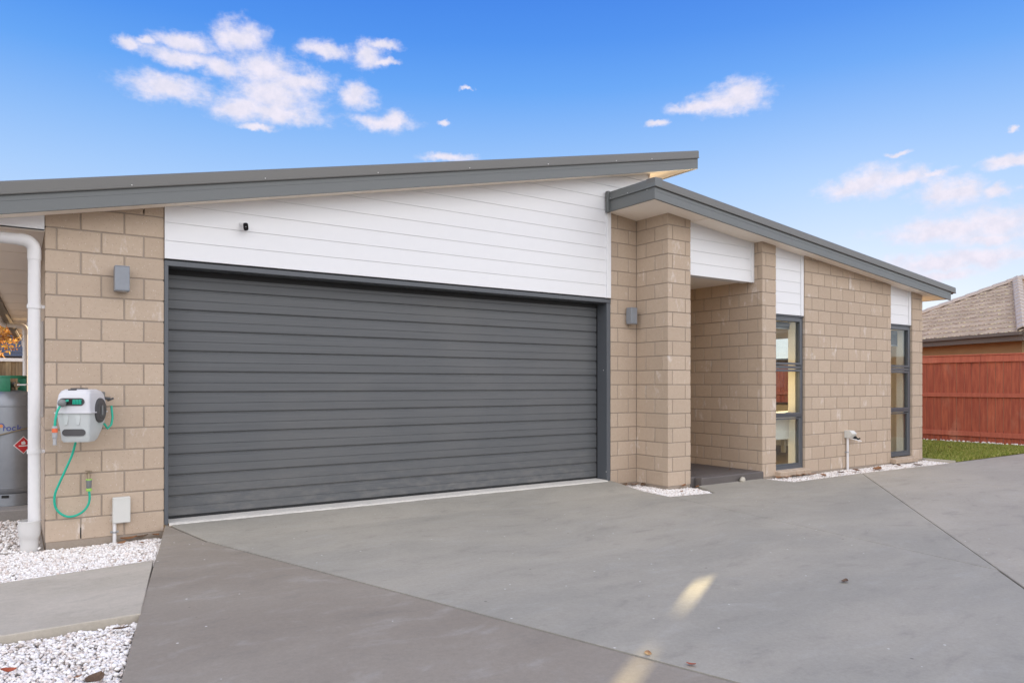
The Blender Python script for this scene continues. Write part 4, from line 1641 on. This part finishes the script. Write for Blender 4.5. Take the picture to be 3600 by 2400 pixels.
# outdoor socket on the right wall
so = thing('outdoor_socket', 'cream outdoor socket with a lifted flap and white pipe on the right wall', 'socket', (9.80, -.66, -.03))
m = MB()
m.prism([(-.613, .440), (-.613, .545), (-.690, .545), (-.735, .500), (-.690, .440)], 'X', 9.700, 9.815)
m.build('hood', M['box'], so)
m = MB()
vs = []
pts = [(9.72, -.64, .438), (9.81, -.64, .438), (9.84, -.74, .415), (9.90, -.80, .385), (9.93, -.80, .372), (9.86, -.72, .39)]
m.tube(catmull([(9.755, -.66, .432), (9.80, -.71, .417), (9.84, -.75, .400), (9.875, -.765, .390), (9.89, -.75, .394), (9.87, -.71, .405), (9.83, -.66, .422)], 5), .006, 8)
m.add([(9.76, -.66, .429), (9.82, -.73, .408), (9.875, -.762, .391), (9.888, -.75, .394), (9.835, -.665, .422)], [(0, 1, 2, 3, 4)])
m.build('flap', M['pvc'], so, True)
m = MB()
m.tube([(9.80, -.690, .455), (9.835, -.705, .440)], .024, 12)
m.tube([(9.835, -.705, .440), (9.875, -.720, .418)], .013, 10)
m.tube([(9.875, -.720, .418), (9.905, -.728, .430)], .011, 10)
m.build('plug', M['rubber'], so, True)
m = MB()
m.tube([(9.735, -.640, -.07), (9.735, -.640, .442)], .0165, 14)
m.build('pipe', M['pvc'], so, True)
m = MB()
m.box(9.705, 9.765, -.625, -.614, .225, .240)
m.lathe([(.0168, .225), (.0190, .225), (.0190, .240), (.0168, .240)], 14, 9.735, -.640)
m.build('saddle_clip', M['galv'], so)

# ------------------------------------------------------------------ gas bottle on its pad
pad = MB()
pad.box(-.75, -.02, 1.55, 2.75, -.10, .055, .008)
structure(pad.build('concrete_pad', M['pad']))
GX, GY = -.205, 1.985
gas = thing('gas_bottle', 'tall grey gas bottle with a green collar behind the downpipe', 'gas bottle', (GX, GY, .055))
m = MB()
m.lathe([(.150, .150), (.172, .165), (.187, .20), (.1885, .23), (.1885, .985), (.1865, 1.0), (.182, 1.05), (.160, 1.105), (.120, 1.14), (.060, 1.155), (0, 1.158)], 40, GX, GY)
m.build('bottle', M['gas'], gas, True)
for z_ in (.225, 1.002):
    m = MB()
    m.lathe([(.1880, z_ - .006), (.1905, z_ - .003), (.1905, z_ + .003), (.1880, z_ + .006)], 40, GX, GY)
    m.build('weld_seam', M['gas'], gas, True)
m = MB()
m.lathe([(.172, .165), (.176, .06), (.182, .056), (.186, .058), (.180, .17)], 40, GX, GY)
m.build('foot_ring', M['gas'], gas, True)
m = MB()
for k in range(4):
    a = -1.9 + k * 1.57
    t = MB()
    t.box(-.03, .03, -.004, .004, .135, .160)
    t.xform(Matrix.Translation((GX + .1815 * math.cos(a), GY + .1815 * math.sin(a), 0)) @ Matrix.Rotation(a + math.pi / 2, 4, 'Z'))
    m.add(t.v, t.f)
m.build('drain_slot', M['hole'], gas)
m = MB()
m.lathe([(.108, 1.125), (.112, 1.135), (.112, 1.285), (.109, 1.292), (.106, 1.285), (.106, 1.130)], 30, GX, GY, R(120), R(400 - 140))
m.lathe([(.112, 1.268), (.115, 1.280), (.109, 1.294), (.104, 1.280)], 30, GX, GY)
m.build('collar', M['gas_green'], gas, True)
m = MB()
m.lathe([(.106, 1.13), (.112, 1.135), (.112, 1.27), (.106, 1.27)], 20, GX, GY, R(-20), R(70))
m.build('collar', M['gas_green'], gas, True)
m = MB()
m.tube([(GX, GY, 1.15), (GX, GY, 1.235)], .022, 12)
m.tube([(GX + .01, GY - .01, 1.205), (GX + .035, GY - .095, 1.205)], .026, 14)
m.build('valve', M['brass'], gas, True)
m = MB()
m.tube([(GX + .035, GY - .10, 1.205), (GX + .10, GY - .13, 1.205), (GX + .16, GY - .10, 1.22)], .007, 8)
m.build('gas_hose', M['pvc'], gas, True)
m = MB()
m.tube([(GX + .20 * math.cos(a), GY + .20 * math.sin(a), .745 + .055 * (math.sin(a + 1.9) )) for a in [R(-178 + 8 * i) for i in range(23)]], .006, 6)
m.build('chain', M['brass'], gas)
# print on the bottle, wrapped round its side
def wrap(pts2, r, a_c, zc):
    """flat outline (metres along the surface, height) laid on the curved side"""
    out = []
    for (u, v) in pts2:
        a = a_c + u / r
        out.append((GX + r * math.cos(a), GY + r * math.sin(a), zc + v))
    return out
def print_poly(mb, pts, a_c, zc, r=.1893):
    # subdivide across so it follows the curve
    us = [p[0] for p in pts]
    u0, u1 = min(us), max(us)
    K = max(1, int((u1 - u0) / .012))
    for i in range(K):
        a, b = u0 + (u1 - u0) * i / K, u0 + (u1 - u0) * (i + 1) / K
        q = clip(clip(pts, (1, 0), a), (-1, 0), -b)
        if len(q) > 2:
            mb.add(wrap(q, r, a_c, zc), [tuple(range(len(q)))])
A0 = R(-90)
m = MB()
dm = [(.0, -.085), (.085, 0), (0, .085), (-.085, 0)]
print_poly(m, dm, A0 + .46, .63)
m.build('warning_label', M['white_print'], gas)
m = MB()
print_poly(m, [(x * .90, y * .90) for x, y in dm], A0 + .46, .63, .1896)
m.build('warning_print', M['red_print'], gas)
m = MB()
print_poly(m, [(-.016, .006), (.016, .006), (.020, .022), (.010, .030), (.006, .046), (-.004, .030), (-.014, .036), (-.020, .020)], A0 + .46, .63, .1899)
print_poly(m, [(-.040, -.012), (.040, -.012), (.040, -.002), (-.040, -.002)], A0 + .46, .63, .1899)
m.build('warning_flame', M['white_print'], gas)
def ring_poly(cx, cz, ro, ri, a0, a1, n=10):
    P_ = [(cx + ro * math.cos(R(a0 + (a1 - a0) * i / n)), cz + ro * math.sin(R(a0 + (a1 - a0) * i / n))) for i in range(n + 1)]
    Q_ = [(cx + ri * math.cos(R(a0 + (a1 - a0) * i / n)), cz + ri * math.sin(R(a0 + (a1 - a0) * i / n))) for i in range(n + 1)]
    return P_, Q_
def print_ring(mb, cx, cz, ro, ri, a0, a1):
    n = 12
    P_, Q_ = ring_poly(cx, cz, ro, ri, a0, a1, n)
    for i in range(n):
        mb.add(wrap([P_[i], P_[i + 1], Q_[i + 1], Q_[i]], .1896, A0, .79), [(0, 1, 2, 3)])
m = MB()
n = 14
print_poly(m, [(-.095 + .016 * math.cos(2 * math.pi * i / n), .026 + .016 * math.sin(2 * math.pi * i / n)) for i in range(n)], A0, .79, .1894)
m.build('printed_emblem', M['orange_print'], gas)
m = MB()
print_ring(m, -.095, .024, .030, .021, -20, 130)
def rect(mb, x0, x1, z0, z1):
    print_poly(mb, [(x0, z0), (x1, z0), (x1, z1), (x0, z1)], A0, .79, .1896)
# letters r o c k
rect(m, -.078, -.070, -.020, .018)
print_ring(m, -.060, .004, .013, .006, 20, 150)
print_ring(m, -.032, -.001, .020, .011, 0, 360)
print_ring(m, .012, -.001, .020, .011, 50, 310)
rect(m, .036, .045, -.021, .034)
print_poly(m, [(.045, -.004), (.062, .016), (.072, .016), (.053, -.004)], A0, .79, .1896)
print_poly(m, [(.050, -.001), (.064, -.021), (.074, -.021), (.058, .004)], A0, .79, .1896)
m.build('printed_letters', M['blue_print'], gas)

# ------------------------------------------------------------------ far left: fence, bush, roof
fen = thing('paling_fence', 'weathered timber paling fence with a white cap behind the gas bottle', 'fence', (-1.2, 13, -.1))
m = MB()
m.box(-3.2, .22, 12.93, 13.03, 1.715, 1.79, .004)
m.build('cap', M['white'], fen)
x = -3.1
i = 0
while x < .2:
    wd = .105
    yy = 12.985 if i % 2 else 12.955
    m = MB()
    m.box(x, x + wd, yy, yy + .02, -.1, 1.712, .003)
    m.build('paling', M['paling'], fen)
    x += .098
    i += 1
m = MB()
m.box(-3.2, .2, 13.0, 13.05, .3, .40)
m.box(-3.2, .2, 13.0, 13.05, 1.4, 1.5)
m.build('rail', M['paling'], fen)

def leaf_cloud(n, c, rad, size, material, name, parent, seed=1):
    rg = np.random.default_rng(seed)
    d = rg.normal(size=(n, 3)); d /= np.linalg.norm(d, axis=1)[:, None]
    lobes = rg.normal(size=(9, 3)) * .45
    r = rg.random(n) ** .45
    ctr = lobes[rg.integers(0, 9, n)]
    p = (ctr + d * r[:, None] * .62) * np.array(rad) + np.array(c)
    a = rg.normal(size=(n, 3)); a /= np.linalg.norm(a, axis=1)[:, None]
    b = np.cross(a, rg.normal(size=(n, 3))); b /= np.linalg.norm(b, axis=1)[:, None]
    s = size * (.6 + .8 * rg.random(n))[:, None]
    v = np.stack([p - a * s, p + b * s * .45, p + a * s, p - b * s * .45], 1).reshape(-1, 3)
    f = (np.arange(n)[:, None] * 4 + np.array([0, 1, 2, 3])).tolist()
    me = bpy.data.meshes.new(name)
    me.from_pydata(v.tolist(), [], f)
    me.materials.append(material)
    return link(name, me, parent)
bush = thing('autumn_bush', 'bush with orange autumn leaves beyond the paling fence', 'bush', (-.75, 14.2, -.1))
leaf_cloud(2600, (-.86, 14.2, 2.15), (.58, .5, .68), .045, M['autumn'], 'crown', bush, 3)
m = MB()
m.tube([(-.80, 14.2, -.1), (-.80, 14.2, .9), (-.84, 14.2, 1.7), (-.88, 14.2, 2.3)], [.05, .04, .03, .012], 8)
m.tube([(-.81, 14.2, 1.1), (-.55, 14.15, 1.8), (-.45, 14.1, 2.2)], [.025, .018, .008], 8)
m.tube([(-.82, 14.2, 1.2), (-1.1, 14.3, 1.9), (-1.2, 14.3, 2.3)], [.025, .018, .008], 8)
m.build('trunk', M['bark'], bush, True)

nb = thing('far_house', 'house with a dark slate coloured roof beyond the autumn bush', 'house', (-.5, 27, -.1))
m = MB()
m.box(-6, 4, 26, 34, -.1, 2.3)
m.build('wall', M['brickwall'], nb)
m = MB()
m.add([(-6.6, 25.4, 2.2), (4.6, 25.4, 2.2), (4.6, 30.4, 4.3), (-6.6, 30.4, 4.3), (4.6, 34.6, 2.2), (-6.6, 34.6, 2.2)], [(0, 1, 2, 3), (3, 2, 4, 5), (0, 3, 5), (1, 4, 2)])
rf = m.build('roof', M['slate'], nb)
for i in range(16):
    t0 = i / 16
    y0, z0 = 25.35 + 5 * t0, 2.2 + 2.1 * t0
    m = MB()
    m.prism([(y0, z0 + .015), (y0, z0 + .06), (y0 + .33, z0 + .16), (y0 + .33, z0 + .13)], 'X', -6.6, 4.6)
    m.build('tile_course', M['slate'], rf)

# ------------------------------------------------------------------ right: red fence and the neighbouring house
rfz = thing('red_fence', 'red stained timber board fence with three rails behind the lawn', 'fence', (16.2, 0, 0))
y = -9.0
i = 0
while y < 9.5:
    wd = .148 + random.uniform(-.006, .006)
    m = MB()
    dx = random.uniform(-.004, .004)
    m.box(16.172 + dx, 16.192 + dx, y + .005, y + wd - .005, .005, 1.80, .002)
    m.build('board', M['redfence'], rfz)
    y += wd
    i += 1
for (z0, z1, yo) in ((.135, .235, .030), (.945, 1.030, .030), (1.665, 1.800, .034)):
    for (ya, yb) in ((-9.0, -4.3), (-4.297, .303), (.306, 4.9), (4.903, 9.5)):
        m = MB()
        m.box(16.170 - yo, 16.166, ya, yb, z0, z1, .004)
        m.build('rail', M['redrail'], rfz)
m = MB()
m.box(16.12, 16.21, -9, 9.5, 1.802, 1.83, .004)
m.build('cap', M['redrail'], rfz)

ne = thing('neighbour_house', 'neighbouring house with a brown tiled hip roof behind the red fence', 'house', (23, 4, 0))
ED = Vector((.39, .92, 0)).normalized()       # along the eave, away from the camera
IN = Vector((ED.y, -ED.x, 0))                 # into the roof
C1 = Vector((20.17, 1.05, 2.50))
U = 3.72
PIT = math.atan(.50)
APX = C1 + ED * U + IN * U + Vector((0, 0, U * .50))
C2 = C1 + ED * 2 * U
LEN = 9.0
m = MB()
R1 = APX + IN * (LEN)
C1b, C2b = C1 + IN * (LEN + 2 * U), C2 + IN * (LEN + 2 * U)
m.add([C1, C2, APX, R1, C1b, C2b], [(0, 1, 2), (0, 2, 3, 4), (1, 5, 3, 2), (4, 3, 5)])
nroof = m.build('roof', M['tile'], ne)
m = MB()
w0 = [C1 + (ED + IN) * .45, C2 + (-ED + IN) * .45, C2b + (-ED - IN) * .45, C1b + (ED - IN) * .45]
m.add([(p.x, p.y, 0) for p in w0] + [(p.x, p.y, 2.42) for p in w0], [(0, 1, 5, 4), (1, 2, 6, 5), (2, 3, 7, 6), (3, 0, 4, 7)])
m.build('wall', M['brickwall'], ne)
def bar(a, b, dn, w_, mat_, name, parent):
    d = (b - a).normalized()
    s = Vector((d.y, -d.x, 0))
    mb = MB()
    vs = []
    for p in (a, b):
        for (o_, z_) in ((-w_, 0), (w_, 0), (w_, -dn), (-w_, -dn)):
            vs.append(p + s * o_ + Vector((0, 0, z_)))
    mb.add(vs, [(0, 1, 2, 3), (7, 6, 5, 4), (0, 4, 5, 1), (1, 5, 6, 2), (2, 6, 7, 3), (3, 7, 4, 0)])
    return mb.build(name, mat_, parent)
up_ = Vector((0, 0, 1))
bar(C1 - IN * .04, C2 - IN * .04, .075, .06, M['gutter_brown'], 'gutter', nroof)
bar(C1 - up_ * .077 + IN * .02, C2 - up_ * .077 + IN * .02, .135, .015, M['gutter_brown'], 'fascia', nroof)
bar(C1 - ED * .04, C1b - ED * .04, .1, .06, M['gutter_brown'], 'gutter', nroof)
m = MB()
q0, q1 = C1 + IN * .03 - up_ * .205, C2 + IN * .03 - up_ * .205
m.add([q0, q1, q1 + IN * .45, q0 + IN * .45], [(0, 1, 2, 3)])
m.build('soffit', M['brickwall'], ne)
# tiles: two ribs and a flat pan, lapped
SLOPE = (IN * math.cos(PIT) + up_ * math.sin(PIT))
NRM = SLOPE.cross(ED).normalized()
if NRM.z < 0: NRM = -NRM
tw, tl, lap = .30, .40, .33
prof = [(0, .012), (.02, .034), (.055, .034), (.075, .012), (.13, .010), (.15, .026), (.17, .026), (.19, .010), (.26, .010), (.28, .026), (.30, .012)]
tm = MB()
n = len(prof)
vs = [(a, 0, b + .026) for a, b in prof] + [(a, tl, b) for a, b in prof] + [(a, 0, b - .012 + .010) for a, b in prof]
fs = [(i, i + 1, i + 1 + n, i + n) for i in range(n - 1)] + [(i + 2 * n, i + 1 + 2 * n, i + 1, i) for i in range(n - 1)]
tm.add(vs, fs)
tmesh = tm.mesh('tile', M['tile'])
RM = Matrix((( ED.x, SLOPE.x, NRM.x, 0), (ED.y, SLOPE.y, NRM.y, 0), (ED.z, SLOPE.z, NRM.z, 0), (0, 0, 0, 1)))
SL_ = U / math.cos(PIT)
r = 0
nt = 0
while r * lap < SL_ - .1:
    frac = (r * lap + lap * .5) / SL_
    a0, a1 = U * frac, 2 * U - U * frac
    s = 0.0
    while s < 2 * U:
        if s + tw * .5 > a0 - .02 and s + tw * .5 < a1 + .02 and nt < 290:
            o = link('tile', tmesh, nroof)
            o.matrix_local = Matrix.Translation(C1 + ED * s + SLOPE * (r * lap - .05)) @ RM
            nt += 1
        s += tw
    r += 1
# hip caps
def hipcaps(a, b, mat_):
    d = (b - a).normalized()
    s = d.cross(up_).normalized()
    nn = s.cross(d)
    L_ = (b - a).length
    mb = MB()
    pr_ = [(-.13, -.03), (-.11, .03), (0, .085), (.11, .03), (.13, -.03)]
    k_ = len(pr_)
    vs = [(x_, 0, z_ + .022) for x_, z_ in pr_] + [(x_, .44, z_) for x_, z_ in pr_] + [(x_ * .96, 0, z_ - .01) for x_, z_ in pr_]
    mb.add(vs, [(i, i + 1, i + 1 + k_, i + k_) for i in range(k_ - 1)] + [(i + 2 * k_, i + 1 + 2 * k_, i + 1, i) for i in range(k_ - 1)])
    me_ = mb.mesh('ridge_tile', mat_)
    mm = Matrix(((s.x, d.x, nn.x, 0), (s.y, d.y, nn.y, 0), (s.z, d.z, nn.z, 0), (0, 0, 0, 1)))
    t = 0.0
    while t < L_ - .1:
        o = link('ridge_tile', me_, nroof)
        o.matrix_local = Matrix.Translation(a + d * t + up_ * .045) @ mm
        t += .38
hipcaps(C1, APX, M['ridge'])
hipcaps(C2, APX, M['ridge'])
hipcaps(APX, APX + IN * 4, M['ridge'])

# ------------------------------------------------------------------ fallen leaves and odd bits
def leaf(x, y, z, size, rot, mkey, label, group=None, curl=.26):
    m = MB()
    pts = []
    K = 5
    vs, fs = [], []
    for i in range(K + 1):
        t = i / K
        wd = .42 * math.sin(math.pi * (t * .92 + .04)) * (1 - .25 * t)
        zz = curl * size * (t - .5) ** 2 * 1.6
        for s_ in (-1, 0, 1):
            vs.append(((t - .5) * size, s_ * wd * size * random.uniform(.85, 1.1), zz + abs(s_) * curl * size * .28))
    for i in range(K):
        for k in range(2):
            fs.append((i * 3 + k, i * 3 + k + 1, i * 3 + k + 4, i * 3 + k + 3))
    m.add(vs, fs)
    o = m.build('dry_leaf', M[mkey], None)
    o.location = (x, y, z)
    o.rotation_euler = (random.uniform(-.25, .25), random.uniform(-.2, .2), rot)
    return tag(o, label, 'leaf', group)
leaf(.085, -3.06, -.028, .10, .9, 'leaf_dark', 'large dark brown leaf on white gravel against the driveway edge')
leaf(.255, -2.40, -.030, .075, -.4, 'leaf_dark', 'curled brown leaf on the gravel just below the concrete path')
leaf(-.215, -2.73, -.030, .06, .2, 'leaf_red', 'reddish leaf on the white gravel at the left edge')
leaf(.03, -2.98, -.03, .035, .2, 'leaf_dry', 'small tan leaf beside the large dark leaf on gravel')
leaf(.56, -.05, -.022, .12, .1, 'leaf_dry', 'long tan leaf lying against the foot of the left pier')
leaf(.66, -.035, -.020, .09, -.3, 'leaf_dark', 'brown curled leaf at the pier foot beside the conduit')
leaf(.755, -.04, -.015, .075, .6, 'leaf_dry', 'orange brown leaf where the left pier meets the driveway')
leaf(.50, -.16, -.028, .07, .4, 'leaf_dry', 'flat tan leaf on gravel below the cream cable box')
leaf(.63, -.25, -.028, .06, 1.4, 'leaf_dry', 'small orange leaf on gravel near the driveway corner')
leaf(.53, -.93, -.020, .035, 1.2, 'leaf_dry', 'tiny olive leaf at the far edge of the concrete path')
leaf(4.148, -3.955, -.036, .06, .2, 'leaf_dark', 'single curled brown leaf alone on the middle of the driveway')
leaf(2.306, -4.333, -.042, .045, 1.9, 'leaf_red', 'small red brown leaf on the saw cut near the bottom edge')
leaf(2.25, -4.12, -.043, .05, .8, 'leaf_dry', 'pale leaf lying in the lower streak of sunlight', None, .06)
ORD = ['leftmost', 'second from left', 'third from left', 'fourth from left', 'fifth from left', 'rightmost']
for i, (lx, ly) in enumerate([(5.86, -.10), (5.92, -.05), (5.98, -.13), (6.06, -.08), (6.12, -.17)]):
    leaf(lx, ly, -.012, .085 + .02 * random.random(), random.uniform(0, 3), random.choice(['leaf_dark', 'leaf_dry']), 'brown leaf in the corner behind the pillar gravel, ' + (ORD[i] if i < 4 else 'rightmost'), 'leaves in the corner by the pillar')
leaf(6.40, -.565, .0, .09, .4, 'leaf_dry', 'orange leaf standing against the front of the entry pillar')
leaf(6.10, -.80, -.015, .06, .2, 'leaf_dry', 'orange leaf on the middle of the pillar gravel patch')
leaf(6.52, -.66, -.010, .08, .1, 'leaf_dry', 'tan leaf on gravel at the left end of the entry step')
leaf(7.25, .10, .095, .06, .8, 'leaf_dark', 'small dark leaf lying on top of the entry step')
leaf(7.50, -.35, .098, .05, .3, 'leaf_dark', 'curled leaf on the step by the entry wall')
for i, (lx, ly) in enumerate([(8.05, -.70), (8.17, -.74), (8.31, -.72), (8.42, -.74), (8.58, -.72), (8.72, -.74)]):
    leaf(lx, ly, -.008, .09 + .03 * random.random(), random.uniform(0, 3), random.choice(['leaf_dark', 'leaf_dry', 'leaf_dry']), 'brown leaf under the sill of the nearer window, ' + ORD[i], 'leaves under the nearer sill')
leaf(8.75, -.88, -.010, .12, .3, 'leaf_dry', 'broad tan leaf on the gravel strip right of the nearer sill')
leaf(9.20, -.86, -.008, .13, 1.1, 'leaf_dark', 'grey brown leaf on the gravel strip left of the outdoor socket')
leaf(9.62, -.84, -.008, .14, .2, 'leaf_dry', 'large tan leaf at the foot of the outdoor socket pipe')
leaf(10.05, -.90, -.010, .18, .1, 'leaf_dry', 'long tan leaf on the gravel right of the outdoor socket pipe')
leaf(10.75, -.85, -.010, .12, .3, 'leaf_dry', 'tan leaf on the gravel below the end of the long wall')
leaf(11.05, -.98, -.010, .14, 1.5, 'leaf_dark', 'brown leaf on the gravel below the end window sill')
leaf(13.6, .4, .02, .12, .3, 'leaf_dry', 'pale leaf on the lawn nearer the house corner')
leaf(14.4, .1, .02, .11, .3, 'leaf_dry', 'pale leaf on the lawn farther from the house')
m = MB()
m.lathe([(0, -.02), (.045, -.018), (.058, .0), (.05, .028), (.028, .045), (0, .048)], 10)
o = m.build('pale_stone', M['stone'], None, True)
o.location = (7.34, -.675, .005); o.rotation_euler = (.2, .1, .4); o.scale = (1.1, .6, 1)
tag(o, 'rounded pale stone leaning on the front of the entry step', 'stone')

tree = thing('sun_blocking_tree', 'added leafy tree out of view, keeping stray sun off the driveway', 'tree', (22.9, 6.5, 0))  # unseen tree, added only to block stray sun from the drive
leaf_cloud(5200, (22.9, 6.5, 3.15), (.80, .80, 1.0), .075, M['autumn'], 'crown', tree, 9)
m = MB()
m.tube([(22.9, 6.5, -.1), (22.9, 6.5, 1.4), (22.85, 6.5, 2.6), (22.9, 6.5, 3.8)], [.11, .09, .06, .02], 8)
m.tube([(22.9, 6.5, 1.6), (22.5, 6.4, 2.6), (22.4, 6.3, 3.3)], [.05, .035, .012], 8)
m.tube([(22.9, 6.5, 1.7), (23.2, 6.7, 2.6), (23.3, 6.8, 3.3)], [.05, .035, .012], 8)
m.build('trunk', M['bark'], tree, True)
